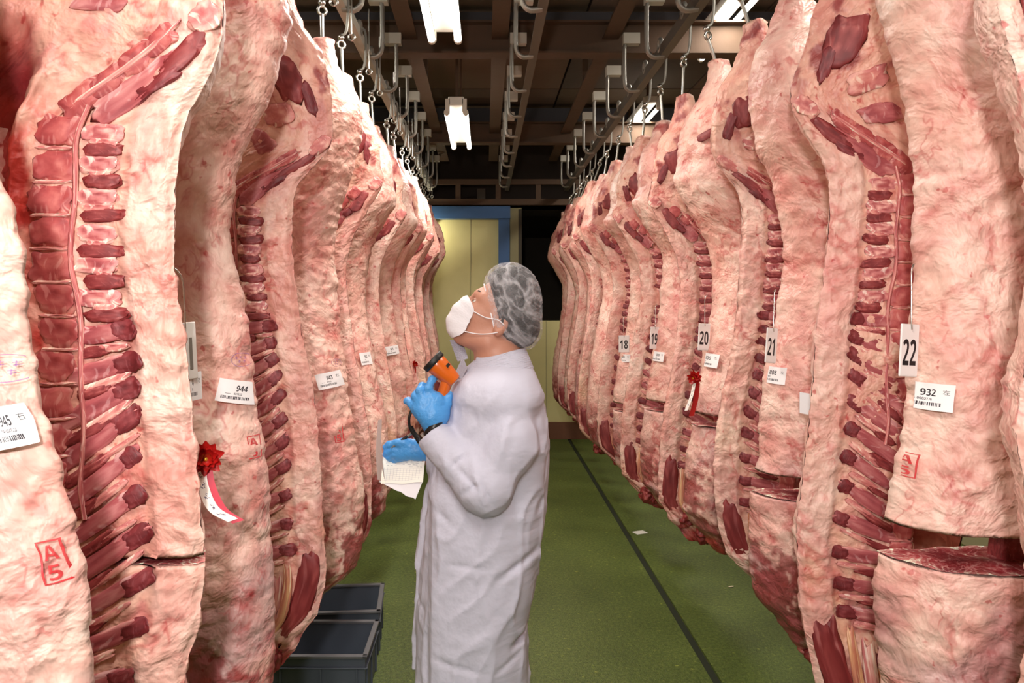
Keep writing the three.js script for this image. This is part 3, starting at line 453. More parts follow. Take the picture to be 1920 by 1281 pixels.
sticker(H.l3, 736, 657, 0.075, 0.055, 0.12, labelTex('941', 'right', '0315'), 'tilted white paper label far along the 943 row');
sticker(H.s22, 1729, 741, 0.073, 0.056, -0.03, labelTex('932', 'left', '0002776'), 'white paper label printed 932 below number plate 22');
sticker(H.s21, 1443, 702, 0.062, 0.052, -0.02, labelTex('808', 'left', '001'), 'white paper label below number plate 21');
sticker(H.s20, 1322, 674, 0.066, 0.056, -0.06, labelTex('800', 'left', '0012'), 'white paper label below number plate 20');
sticker(H.s19, 1231, 668, 0.055, 0.05, -0.02, labelTex('809', 'left', '0012'), 'white paper label below number plate 19');
sticker(H.s18, 1164, 671, 0.078, 0.05, 0.09, labelTex('800', 'left', '0012'), 'white paper label below number plate 18');
const stampTex = canvasTex(120, 260, (x, w, h) => { x.strokeStyle = 'rgba(208,40,52,0.85)'; x.lineWidth = 10; x.strokeRect(12, 12, 96, 236); x.fillStyle = 'rgba(208,40,52,0.8)'; x.font = 'bold 118px sans-serif'; x.save(); x.translate(24, 120); x.scale(0.86, 1); x.fillText('A', 0, 0); x.fillText('5', 6, 112); x.restore(); }, true);
const ovalTex = canvasTex(240, 160, (x, w, h) => { x.strokeStyle = 'rgba(120,80,160,0.6)'; x.lineWidth = 6; x.beginPath(); x.ellipse(120, 80, 110, 70, 0, 0, 7); x.stroke(); x.lineWidth = 5; for (const [a, b] of [[70, 60], [115, 55], [160, 62], [95, 100], [145, 102]]) { stroke(x, [[a - 12, b - 8], [a + 12, b - 8]]); stroke(x, [[a, b - 16], [a - 4, b + 14]]); stroke(x, [[a - 10, b + 6], [a + 12, b + 4]]); } }, true);
const stampMat = m => std(0xffffff, 0.5, { map: m, transparent: true, side: THREE.DoubleSide });
const M_STAMP = stampMat(stampTex), M_OVAL = stampMat(ovalTex);
function stamp(H, name, px, py, w, h, rot, mat, label) { const p = patch(H, px, py, w, h, rot, 0.008, mat, 16, true); part(name, p.g, mat, H.g, p.o.clone().sub(H.base).toArray(), null, label); }
stamp(H.s945, 'grade_stamp', 111, 1049, 0.026, 0.06, 0.05, M_STAMP, 'red boxed A5 ink stamp'); stamp(H.s945, 'inspection_stamp', 12, 690, 0.07, 0.04, 0.05, M_OVAL, 'faint purple oval ink stamp');
stamp(H.s944, 'grade_stamp', 478, 836, 0.025, 0.058, 0, M_STAMP, 'red boxed A5 ink stamp'); stamp(H.s944, 'inspection_stamp', 457, 674, 0.042, 0.036, 0, M_OVAL, 'faint purple oval ink stamp');
stamp(H.s943, 'grade_stamp', 636, 812, 0.035, 0.07, 0, M_STAMP, 'red boxed A5 ink stamp'); stamp(H.s943, 'inspection_stamp', 630, 680, 0.034, 0.032, 0, M_OVAL, 'faint purple oval ink stamp');
stamp(H.s22, 'grade_stamp', 1689, 868, 0.026, 0.055, 0, M_STAMP, 'faint red boxed ink stamp');
function plate(H, px, py, w, h, num, yaw, roll, label, wireLen = 0.12) {
  const c = H.locate(px, py), s0 = H.surf(c.s, c.y, 0.02), o = P(px, py, -s0.z - 0.04), g = thing('number_plate', label, 'plate', o.toArray(), 'number plates hung on beef sides');
  g.rotation.set(0, yaw, roll, 'YXZ');
  const body = part('plate', rbox(w, h, 0.005, 0.002), std(0xe9e7e6, 0.4), g);
  if (num) part('print', new THREE.PlaneGeometry(w * 0.94, h * 0.94), std(0xffffff, 0.45, { map: canvasTex(160, 340, (x, W, Hh) => { x.fillStyle = '#ebe9e8'; x.fillRect(0, 0, W, Hh); x.fillStyle = '#17151a'; x.font = 'bold 130px sans-serif'; x.save(); x.translate(12, 272); x.scale(0.95, 1.9); x.fillText(num, -4, 0); x.restore(); }) }), body, [0, 0, 0.0031]);
  part('wire', tube([[0, h * 0.4, 0.006], [-0.002, h * 0.5, 0.006], [-0.004, h * 0.5 + wireLen * 0.5, 0.004], [-0.004, h * 0.5 + wireLen * 0.9, 0.002], [H.sg * 0.006, h * 0.5 + wireLen, -0.002], [H.sg * 0.016, h * 0.5 + wireLen * 0.97, -0.02]], 0.0016, 30, 6), M_WIRE, g);
}
plate(H.s22, 1704, 657, 0.045, 0.112, '22', 0.25, -0.06, 'white plate numbered 22 hung by a wire above the 932 label', 0.13);
plate(H.s21, 1446, 648, 0.046, 0.108, '21', 0.5, -0.1, 'white plate numbered 21 hung by a wire');
plate(H.s20, 1320, 632, 0.052, 0.112, '20', 0.2, -0.05, 'white plate numbered 20 hung above a small rosette');
plate(H.s19, 1227, 634, 0.05, 0.118, '19', 0.3, -0.06, 'white plate numbered 19 hung between plates 18 and 20');
plate(H.s18, 1170, 645, 0.068, 0.108, '18', 0.0, 0, 'white plate numbered 18 hung beside a red patch of fat');
{
  const o = P(347, 659, 1.5), g = thing('number_plate', 'plate seen nearly edge on, hung on the split side above the large rosette', 'plate', o.toArray(), 'number plates hung on beef sides'); g.rotation.set(0, 0.98, 0.06, 'YXZ');
  part('plate', rbox(0.05, 0.112, 0.005, 0.002), std(0xdedcd8, 0.4), g);
  for (const s of [-0.011, 0.011]) part('print', rbox(0.007, 0.062, 0.0012, 0.0005), std(0x77726a, 0.5), g, [s, -0.005, 0.003]);
  part('wire', tube([[0, 0.045, 0.005], [0, 0.056, 0.005], [0.002, 0.1, 0.003], [0.0, 0.145, 0], [-0.015, 0.162, -0.003], [-0.03, 0.15, -0.012], [-0.035, 0.135, -0.03]], 0.0016, 30, 6), M_WIRE, g);
  const q = P(363, 725, 1.52), l = new THREE.BoxGeometry(0.045, 0.055, 0.0008, 4, 4, 1); const m = solo('paper_label', l, std(0xffffff, 0.5, { map: labelTex('4', 'right', '31') }), 'narrow white label below the edge-on plate', 'label', q.toArray(), 'paper labels stuck on beef sides'); m.rotation.set(0, 1.2, 0.05, 'YXZ');
  const q2 = P(1511, 757, 2.2), m2 = solo('paper_label', new THREE.BoxGeometry(0.05, 0.06, 0.0008), std(0xe6e6ea, 0.5), 'blank narrow label seen edge on between plates 21 and 22', 'label', q2.toArray(), 'paper labels stuck on beef sides'); m2.rotation.set(0, -1.25, 0, 'YXZ');
}
const M_RED = std(0xa3120f, 0.4, { side: THREE.DoubleSide }), M_PINKR = std(0xc92a45, 0.45, { side: THREE.DoubleSide });
function ribbon(pts, w, dir) { const c = new THREE.CatmullRomCurve3(pts.map(p => V3(...p))), n = 20, pos = [], uv = [], idx = []; for (let i = 0; i <= n; i++) { const p = c.getPoint(i / n), d = V3(...dir).normalize().multiplyScalar(w / 2); pos.push(p.x - d.x, p.y - d.y, p.z - d.z, p.x + d.x, p.y + d.y, p.z + d.z); uv.push(0, 1 - i / n, 1, 1 - i / n); } for (let i = 0; i < n; i++) idx.push(i * 2, i * 2 + 2, i * 2 + 1, i * 2 + 1, i * 2 + 2, i * 2 + 3); const g = new THREE.BufferGeometry(); g.setAttribute('position', new THREE.Float32BufferAttribute(pos, 3)); g.setAttribute('uv', new THREE.Float32BufferAttribute(uv, 2)); g.setIndex(idx); g.computeVertexNormals(); return g; }
function rosette(o, r, yaw, tails, label) {
  const g = thing('rosette', label, 'rosette', o.toArray(), 'red award rosettes'), R = rng(Math.round(r * 1e4)); g.rotation.y = yaw;
  const pg = new THREE.PlaneGeometry(1, 1, 4, 5), pp = pg.attributes.position; for (let i = 0; i < pp.count; i++) { const x = pp.getX(i), y = pp.getY(i) + 0.5, w = Math.sin(Math.PI * Math.pow(y, 0.75)) * 0.95 + 0.12; pp.setXYZ(i, x * w * 0.8, y, 0.35 * x * x * w + 0.25 * y * y - 0.12 * Math.sin(y * 3)); } pg.computeVertexNormals();
  const petal = pg;
  [[10, 1, -0.15], [9, 0.8, 0.25], [7, 0.58, 0.6]].forEach(([n, k, lift], ring) => { for (let i = 0; i < n; i++) { const m = part('petal', petal, M_RED, g, [0, 0, 0.004 + ring * 0.006], null); m.rotation.order = 'ZXY'; m.rotation.set(lift + (R() - 0.5) * 0.2, (R() - 0.5) * 0.5, i / n * 6.283 + ring * 0.3 + (R() - 0.5) * 0.2); m.scale.set(r * k * 0.85, r * k * (0.9 + R() * 0.2), r * k); } });
  part('button', new THREE.SphereGeometry(r * 0.13, 12, 8), std(0xd9a53a, 0.3, { metalness: 0.6 }), g, [0, 0, r * 0.55]);
  tails(g);
}
const inkTex = canvasTex(60, 320, (x, w, h) => { x.fillStyle = '#f4efe9'; x.fillRect(0, 0, w, h); x.strokeStyle = '#4b4766'; x.lineWidth = 3; const r = rng(8); for (let k = 0; k < 5; k++) for (let j = 0; j < 7; j++) { const cx = 30 + (r() - 0.5) * 22, cy = 40 + k * 54 + (r() - 0.5) * 26; stroke(x, [[cx - 8 * r(), cy - 8 * r()], [cx + 9 * r(), cy + 7 * r()]]); } });
const M_INK = std(0xffffff, 0.5, { map: inkTex, side: THREE.DoubleSide });
rosette(P(386, 858, 1.46), 0.032, 0.35, g => { part('pink_tail', ribbon([[0.0, -0.02, -0.003], [0.008, -0.06, 0.004], [0.028, -0.1, 0.012], [0.058, -0.122, 0.02]], 0.022, [1, 0.25, 0.1]), M_PINKR, g); part('white_tail', ribbon([[-0.01, -0.02, 0], [-0.004, -0.055, 0.008], [0.014, -0.095, 0.016], [0.048, -0.117, 0.024]], 0.019, [1, 0.3, 0.1]), M_INK, g, null, null, 'white ribbon with hand-brushed characters'); part('pink_tail', ribbon([[-0.024, -0.015, -0.01], [-0.02, -0.06, -0.012], [-0.012, -0.105, -0.014], [-0.008, -0.14, -0.016]], 0.008, [1, 0.1, 0]), M_PINKR, g); }, 'red ribbon rosette with a white written tail above the notched side');
rosette(P(1303, 709, 3.02), 0.03, -0.7, g => { part('white_tail', ribbon([[0, -0.02, 0.005], [-0.012, -0.07, 0.005], [-0.035, -0.13, 0.005]], 0.02, [1, 0.2, 0.5]), M_INK, g); part('red_tail', ribbon([[0.01, -0.02, 0], [0.004, -0.08, 0], [-0.015, -0.15, 0]], 0.022, [1, 0.2, 0]), M_RED, g); }, 'small red rosette with red and white tails below plate 20');
rosette((() => { const c = H.l5.locate(777, 683); return H.l5.surf(c.s, c.y, 0.01); })(), 0.028, 0.3, g => part('red_tail', ribbon([[0, -0.02, 0], [0.002, -0.06, 0], [0, -0.1, 0]], 0.02, [1, 0.1, 0]), M_RED, g), 'tiny red rosette far along the row behind the orange device');
// ---------------------------------------------------------------- crates and floor scraps
function crate(x, z, yaw, label) {
  const g = thing('plastic_crate', label, 'crate', [x, 0, z], 'grey blue crates under the hanging sides'); g.rotation.y = yaw; const M = std(0x4a525e, 0.5), MR = std(0x5f6064, 0.5), w = 0.54, d = 0.36, h = 0.2, t = 0.006;
  part('bottom', slab(-w / 2 + 0.02, w / 2 - 0.02, -d / 2 + 0.02, d / 2 - 0.02, 0, t), M, g);
  for (const s of [-1, 1]) { part('wall', rbox(w - 0.02, h, t, 0.002), M, g, [0, h / 2, s * (d / 2 - 0.015)]); part('wall', rbox(t, h, d - 0.03, 0.002), M, g, [s * (w / 2 - 0.015), h / 2, 0]); part('rim', rbox(w, 0.012, 0.022, 0.003), MR, g, [0, h, s * (d / 2 - 0.011)]); part('rim', rbox(0.022, 0.012, d, 0.003), MR, g, [s * (w / 2 - 0.011), h, 0]); part('lip', rbox(w, 0.006, 0.012, 0.002), M, g, [0, h - 0.045, s * (d / 2 - 0.008)]); part('lip', rbox(0.012, 0.006, d, 0.002), M, g, [s * (w / 2 - 0.008), h - 0.045, 0]); for (const e of [-0.42, -0.15, 0.15, 0.42]) part('rib', rbox(0.008, h - 0.05, 0.008, 0.002), M, g, [e * w, (h - 0.05) / 2, s * (d / 2 - 0.009)]); for (const e of [-0.35, 0, 0.35]) part('rib', rbox(0.008, h - 0.05, 0.008, 0.002), M, g, [s * (w / 2 - 0.009), (h - 0.05) / 2, e * d]); }
}
const fp = (px, py) => { const d = EYE * F / (py - VY); return P(px, py, d); };
{ const q = fp(706, 1238); crate(q.x - 0.27, q.z - 0.2, 0.08, 'grey blue plastic crate below the 943 side'); const q2 = fp(688, 1330); crate(q2.x - 0.27, q2.z - 0.19, 0.0, 'grey blue plastic crate under the split side next to 944'); }
{ const q = fp(1200, 999), m = solo('paper_scrap', new THREE.BoxGeometry(0.09, 0.002, 0.07), std(0xdcdad2, 0.6), 'white paper scrap on the green floor under the split sides', 'paper', [q.x, 0.0015, q.z]); m.rotation.y = 0.4; const q2 = fp(1371, 1101), m2 = solo('fat_scrap', new THREE.IcosahedronGeometry(0.012, 2).scale(1.6, 0.25, 0.6), std(0xd8cbaa, 0.5), 'tiny pale scrap of fat on the green floor', 'scrap', [q2.x, 0.003, q2.z]); m2.rotation.y = 0.3; }
// ---------------------------------------------------------------- the inspector
function nets(sdf, lo, hi, h) {
  const n = [0, 1, 2].map(i => Math.ceil((hi[i] - lo[i]) / h) + 1), [nx, ny, nz] = n, S = nx * ny, v = new Float32Array(nx * ny * nz);
  for (let k = 0; k < nz; k++) for (let j = 0; j < ny; j++) for (let i = 0; i < nx; i++) v[i + j * nx + k * S] = sdf(lo[0] + i * h, lo[1] + j * h, lo[2] + k * h);
  const id = new Int32Array(v.length).fill(-1), pos = [], idx = [];
  for (let k = 0; k < nz - 1; k++) for (let j = 0; j < ny - 1; j++) for (let i = 0; i < nx - 1; i++) {
    const b = i + j * nx + k * S; let m = 0, c = 0, sx = 0, sy = 0, sz = 0; const q = [];
    for (let e = 0; e < 8; e++) { const w = v[b + (e & 1) + ((e >> 1) & 1) * nx + (e >> 2) * S]; q.push(w); if (w < 0) m |= 1 << e; }
    if (m === 0 || m === 255) continue;
    for (let e = 0; e < 8; e++) for (const a of [1, 2, 4]) if (!(e & a)) { const f = e | a; if ((q[e] < 0) !== (q[f] < 0)) { const t = q[e] / (q[e] - q[f]); sx += (e & 1) + (a === 1 ? t : 0); sy += ((e >> 1) & 1) + (a === 2 ? t : 0); sz += (e >> 2) + (a === 4 ? t : 0); c++; } }
    id[b] = pos.length / 3; pos.push(lo[0] + (i + sx / c) * h, lo[1] + (j + sy / c) * h, lo[2] + (k + sz / c) * h);
  }
  const st = [1, nx, S];
  for (let k = 1; k < nz - 1; k++) for (let j = 1; j < ny - 1; j++) for (let i = 1; i < nx - 1; i++) {
    const b = i + j * nx + k * S, in0 = v[b] < 0;
    for (let a = 0; a < 3; a++) { if (in0 === (v[b + st[a]] < 0)) continue; const u = st[(a + 1) % 3], w = st[(a + 2) % 3], p = [id[b], id[b - u], id[b - u - w], id[b - w]]; if (p.some(x => x < 0)) continue; if (in0) idx.push(p[0], p[1], p[2], p[0], p[2], p[3]); else idx.push(p[0], p[2], p[1], p[0], p[3], p[2]); }
  }
  const g = new THREE.BufferGeometry(); g.setAttribute('position', new THREE.Float32BufferAttribute(pos, 3)); const uv = []; for (let i = 0; i < pos.length; i += 3) uv.push(pos[i] + pos[i + 2] * 0.7, pos[i + 1]); g.setAttribute('uv', new THREE.Float32BufferAttribute(uv, 2)); g.setIndex(idx); g.computeVertexNormals(); return g;
}
const smin = (a, b, k) => { const h = Math.max(k - Math.abs(a - b), 0) / k; return Math.min(a, b) - h * h * k * 0.25; };
const caps = (x, y, z, a, b, ra, rb) => { const dx = b.x - a.x, dy = b.y - a.y, dz = b.z - a.z, t = clamp(((x - a.x) * dx + (y - a.y) * dy + (z - a.z) * dz) / (dx * dx + dy * dy + dz * dz)); return Math.hypot(x - a.x - t * dx, y - a.y - t * dy, z - a.z - t * dz) - lerp(ra, rb, t); };
const ell = (x, y, z, cx, cy, cz, a, b, c) => { const k = Math.hypot((x - cx) / a, (y - cy) / b, (z - cz) / c); return (k - 1) * Math.min(a, b, c); };
const DP = 2.34, PZ = -DP;
const person = thing('person', 'person in white coat, mask, hair cover and blue gloves looking up at the carcasses', 'person', [0, 0, PZ]);
const pp = (px, py, z = 0) => { const v = P(px, py, DP - z); v.z += DP; return v; };
const TILT = 0.52, EAR = pp(932, 607, 0), cT = Math.cos(TILT), sT = Math.sin(TILT);
const hl = (x, y) => [-(x - EAR.x) * cT + (y - EAR.y) * sT, (x - EAR.x) * sT + (y - EAR.y) * cT];      // forward, up
const hw = (f, u, z) => V3(EAR.x - f * cT + u * sT, EAR.y + f * sT + u * cT, z);
function headSdf(x, y, z) {
  const [f, u] = hl(x, y), az = Math.abs(z);
  let d = ell(f, u, az, 0.004, 0.058, 0, 0.084, 0.084, 0.074);
  d = smin(d, ell(f, u, az, 0.04, -0.012, 0, 0.066, 0.092, 0.062), 0.04);
  d = smin(d, caps(f, u, az, V3(0.0, -0.06, 0.048), V3(0.078, -0.088, 0.012), 0.022, 0.02), 0.03);
  d = smin(d, caps(f, u, az, V3(0.094, 0.034, 0), V3(0.12, -0.006, 0), 0.009, 0.013), 0.018);
  d = smin(d, caps(f, u, az, V3(0.092, 0.05, 0.012), V3(0.075, 0.046, 0.045), 0.011, 0.01), 0.02);
  d = smin(d, ell(f, u, az, 0.072, -0.002, 0.04, 0.022, 0.02, 0.018), 0.02);
  d = Math.max(d, -ell(f, u, az, 0.104, 0.028, 0.033, 0.014, 0.011, 0.019) - 0.002);
  const ear = Math.max(ell(f, u, az, -0.012, 0.002, 0.074, 0.019, 0.032, 0.014), -ell(f, u, az, -0.006, 0.004, 0.088, 0.011, 0.02, 0.012));
  d = smin(d, ear, 0.006);
  return d;
}
const SH = { L: pp(945, 750, 0.11), R: pp(940, 750, -0.11) }, EL = { L: pp(910, 914, 0.19), R: pp(885, 900, -0.2) }, WR = { L: pp(812, 803, 0.13), R: pp(793, 850, 0.0) };
const M_SKIN = std(0xc08a74, 0.5, { bumpMap: rep(B_NOISE, 9), bumpScale: 0.0005 });
const NECK = pp(940, 705, 0), HIP = pp(905, 1010, 0);
const bodySdf = (x, y, z) => {
  let d = headSdf(x, y, z);
  d = smin(d, caps(x, y, z, hw(-0.022, -0.035, 0), NECK, 0.054, 0.062), 0.03);
  d = smin(d, caps(x, y, z, NECK, pp(915, 850), 0.08, 0.1), 0.06); d = smin(d, caps(x, y, z, pp(915, 850), HIP, 0.1, 0.12), 0.06);
  for (const k of ['L', 'R']) { d = smin(d, caps(x, y, z, SH[k], EL[k], 0.042, 0.036), 0.05); d = smin(d, caps(x, y, z, EL[k], WR[k], 0.038, 0.027), 0.02); const s = k === 'L' ? 0.1 : -0.1; d = smin(d, caps(x, y, z, V3(HIP.x, HIP.y, s * 0.9), V3(HIP.x + 0.02, 0.48, s), 0.075, 0.05), 0.04); d = smin(d, caps(x, y, z, V3(HIP.x + 0.02, 0.48, s), V3(HIP.x + 0.05, 0.08, s), 0.048, 0.036), 0.02); }
  d = Math.min(d, caps(x, y, z, SH.L, SH.R, 0.05, 0.05)); return d;
};
{
  const fine = nets((x, y, z) => { const d = bodySdf(x, y, z); return Math.max(d, 1.392 - y); }, [-0.2, 1.37, -0.13], [0.26, 1.78, 0.13], 0.0045);
  const rest = nets((x, y, z) => Math.max(bodySdf(x, y, z), y - 1.395), [-0.3, 0.02, -0.36], [0.3, 1.42, 0.36], 0.013);
  part('body', mergeGeometries([fine, rest]), M_SKIN, person);
}
for (const s of [-1, 1]) { const e = part('eye', new THREE.SphereGeometry(0.0115, 18, 14), std(0xe8e2da, 0.2), person, hw(0.087, 0.027, s * 0.033).toArray()); part('iris', new THREE.SphereGeometry(0.006, 14, 10), std(0x24150f, 0.15), e, [-0.0068 * cT, 0.0068 * sT, s * 0.002]); part('eyelid', new THREE.SphereGeometry(0.0125, 18, 10, 0, 6.3, 0, 1.05), M_SKIN, e, null, [0, 0, 0.25]); part('eyebrow', tube([hw(0.101, 0.052, s * 0.014), hw(0.096, 0.058, s * 0.03), hw(0.08, 0.055, s * 0.046)], 0.0032, 10, 6), std(0x1d1512, 0.7), person); }
// mask
{
  const prof = [[0, 0.12, 0.03], [0.15, 0.133, 0.012], [0.35, 0.141, -0.015], [0.55, 0.143, -0.045], [0.75, 0.137, -0.073], [0.9, 0.122, -0.094], [1, 0.098, -0.106]], pf1 = curve(prof.map(p => [p[0], p[1]])), pu = curve(prof.map(p => [p[0], p[2]]));
  const g = new THREE.PlaneGeometry(1, 1, 48, 40), p = g.attributes.position;
  for (let i = 0; i < p.count; i++) { const a = p.getX(i) * 2, v = 0.5 - p.getY(i), w = Math.abs(a), c = 1 - Math.pow(w, 2.3), sf = lerp(0.078, 0.073, v), su = lerp(-0.002, -0.068, v), pl = 0.0016 * Math.sin(v * 21) * (1 - w * 0.5); const q = hw(lerp(sf, pf1(v), c) + pl, lerp(su, pu(v), Math.pow(c, 0.7)), a * 0.067 * (1 - 0.05 * Math.sin(v * 3.1))); p.setXYZ(i, q.x, q.y, q.z); }
  g.computeVertexNormals(); const m = part('face_mask', g, std(0xeae8ee, 0.75, { side: THREE.DoubleSide, bumpMap: rep(B_NOISE, 3), bumpScale: 0.0006 }), person, null, null, 'white pleated mask');
  for (const s of [-1, 1]) { part('ear_loop', tube([hw(0.078, -0.002, s * 0.067), hw(0.04, 0.0, s * 0.074), hw(0.005, 0.012, s * 0.081), hw(-0.018, 0.008, s * 0.087)], 0.0017, 20, 6), std(0xf0eef2, 0.6), m); part('ear_loop', tube([hw(0.073, -0.066, s * 0.067), hw(0.04, -0.055, s * 0.071), hw(0.01, -0.038, s * 0.076), hw(-0.012, -0.02, s * 0.084)], 0.0017, 20, 6), std(0xf0eef2, 0.6), m); }
}
// hair and hair cover
{
  const C = pp(958, 574), sil = curve([[-3.4, 0.085], [-3.0, 0.085], [-2.6, 0.1], [-2.2, 0.118], [-1.6, 0.13], [-1.15, 0.14], [-0.75, 0.125], [-0.4, 0.1], [0, 0.093], [0.5, 0.1], [1.0, 0.117], [1.5, 0.13], [2.0, 0.127], [2.4, 0.11], [2.8, 0.092], [3.3, 0.085]]);
  function shell(off, hz, wr, keep, n) {
    const g0 = new THREE.IcosahedronGeometry(1, n); g0.deleteAttribute('uv'); g0.deleteAttribute('normal'); const g = mergeVertices(g0, 1e-5), p = g.attributes.position, uv = [];
    for (let i = 0; i < p.count; i++) { const x = p.getX(i), y = p.getY(i), z = p.getZ(i), a = Math.atan2(y, x), w = wr * ((1 - Math.abs(noise(x * 3 + y * 2, y * 5 - x * 4, z * 3)) * 2.2) + 0.6 * (1 - Math.abs(noise(x * 7 + y * 4, y * 9, z * 6 + 4)) * 2.2)), r = sil(a) + off + w; p.setXYZ(i, C.x + x * r, C.y + y * r, z * (hz + w)); uv.push((x * 0.9 + z * 0.35) + 0.2 * y, y * 0.9 + x * 0.3); }
    const id = g.index.array, out = []; for (let i = 0; i < id.length; i += 3) { let ok = true; for (let k = 0; k < 3; k++) if (!keep(p.getX(id[i + k]), p.getY(id[i + k]))) ok = false; if (ok) out.push(id[i], id[i + 1], id[i + 2]); }
    g.setAttribute('uv', new THREE.Float32BufferAttribute(uv, 2)); g.setIndex(out); g.computeVertexNormals(); return g;
  }
  const F0 = pp(900, 503), F1 = pp(929, 628), B1 = pp(990, 660), ln = (x, y, a, b) => (b.x - a.x) * (y - a.y) - (b.y - a.y) * (x - a.x);
  const keep = (x, y) => ln(x, y, F0, F1) > 0 && (y > F1.y || ln(x, y, F1, B1) > 0);
  const Q0 = pp(915, 560), Q1 = pp(945, 640), Q2 = pp(905, 545), hairKeep = (x, y) => ln(x, y, V3(Q0.x, Q0.y + 0.06, 0), Q1) > 0 && y > pp(0, 652).y && ln(x, y, Q0, pp(950, 525)) < 0.02;
  part('hair', shell(-0.009, 0.088, 0.002, hairKeep, 28), std(0x17120f, 0.6, { side: THREE.DoubleSide, bumpMap: rep(B_NOISE, 4), bumpScale: 0.004 }), person, null, null, 'short dark hair');
  const alpha = tex(512, (u, v) => { const w = pf(u, v, 6, 4, 41), r1 = 1 - Math.abs(pf(u + w * 0.04, v, 2, 2, 17)) * 7, r2 = 1 - Math.abs(pf(u, v + w * 0.04, 4, 2, 87)) * 8, g = 30 + pf(u, v, 2, 3, 9) * 26 + Math.max(0, r1) * 60 + Math.max(0, r2) * 34; return [g, g, g]; });
  const cap = part('hair_cover', shell(0, 0.1, 0.0022, keep, 48), std(0xeceaf0, 0.7, { side: THREE.DoubleSide, transparent: true, alphaMap: alpha }), person, null, null, 'see-through white bouffant cap');
  const band = [], half = []; for (let i = 0; i <= 40; i++) { const q = F0.clone().lerp(F1, i / 40), dx = q.x - C.x, dy = q.y - C.y, r = Math.hypot(dx, dy) / sil(Math.atan2(dy, dx)); if (r < 1) half.push(V3(q.x + 0.001, q.y, 0.1 * Math.sqrt(1 - r * r))); } for (const v of half) band.push(v); for (const v of half.slice().reverse()) band.push(V3(v.x, v.y, -v.z)); part('elastic_band', tube(band, 0.0022, 90, 6, true), std(0xf2f0f5, 0.7), cap);
}
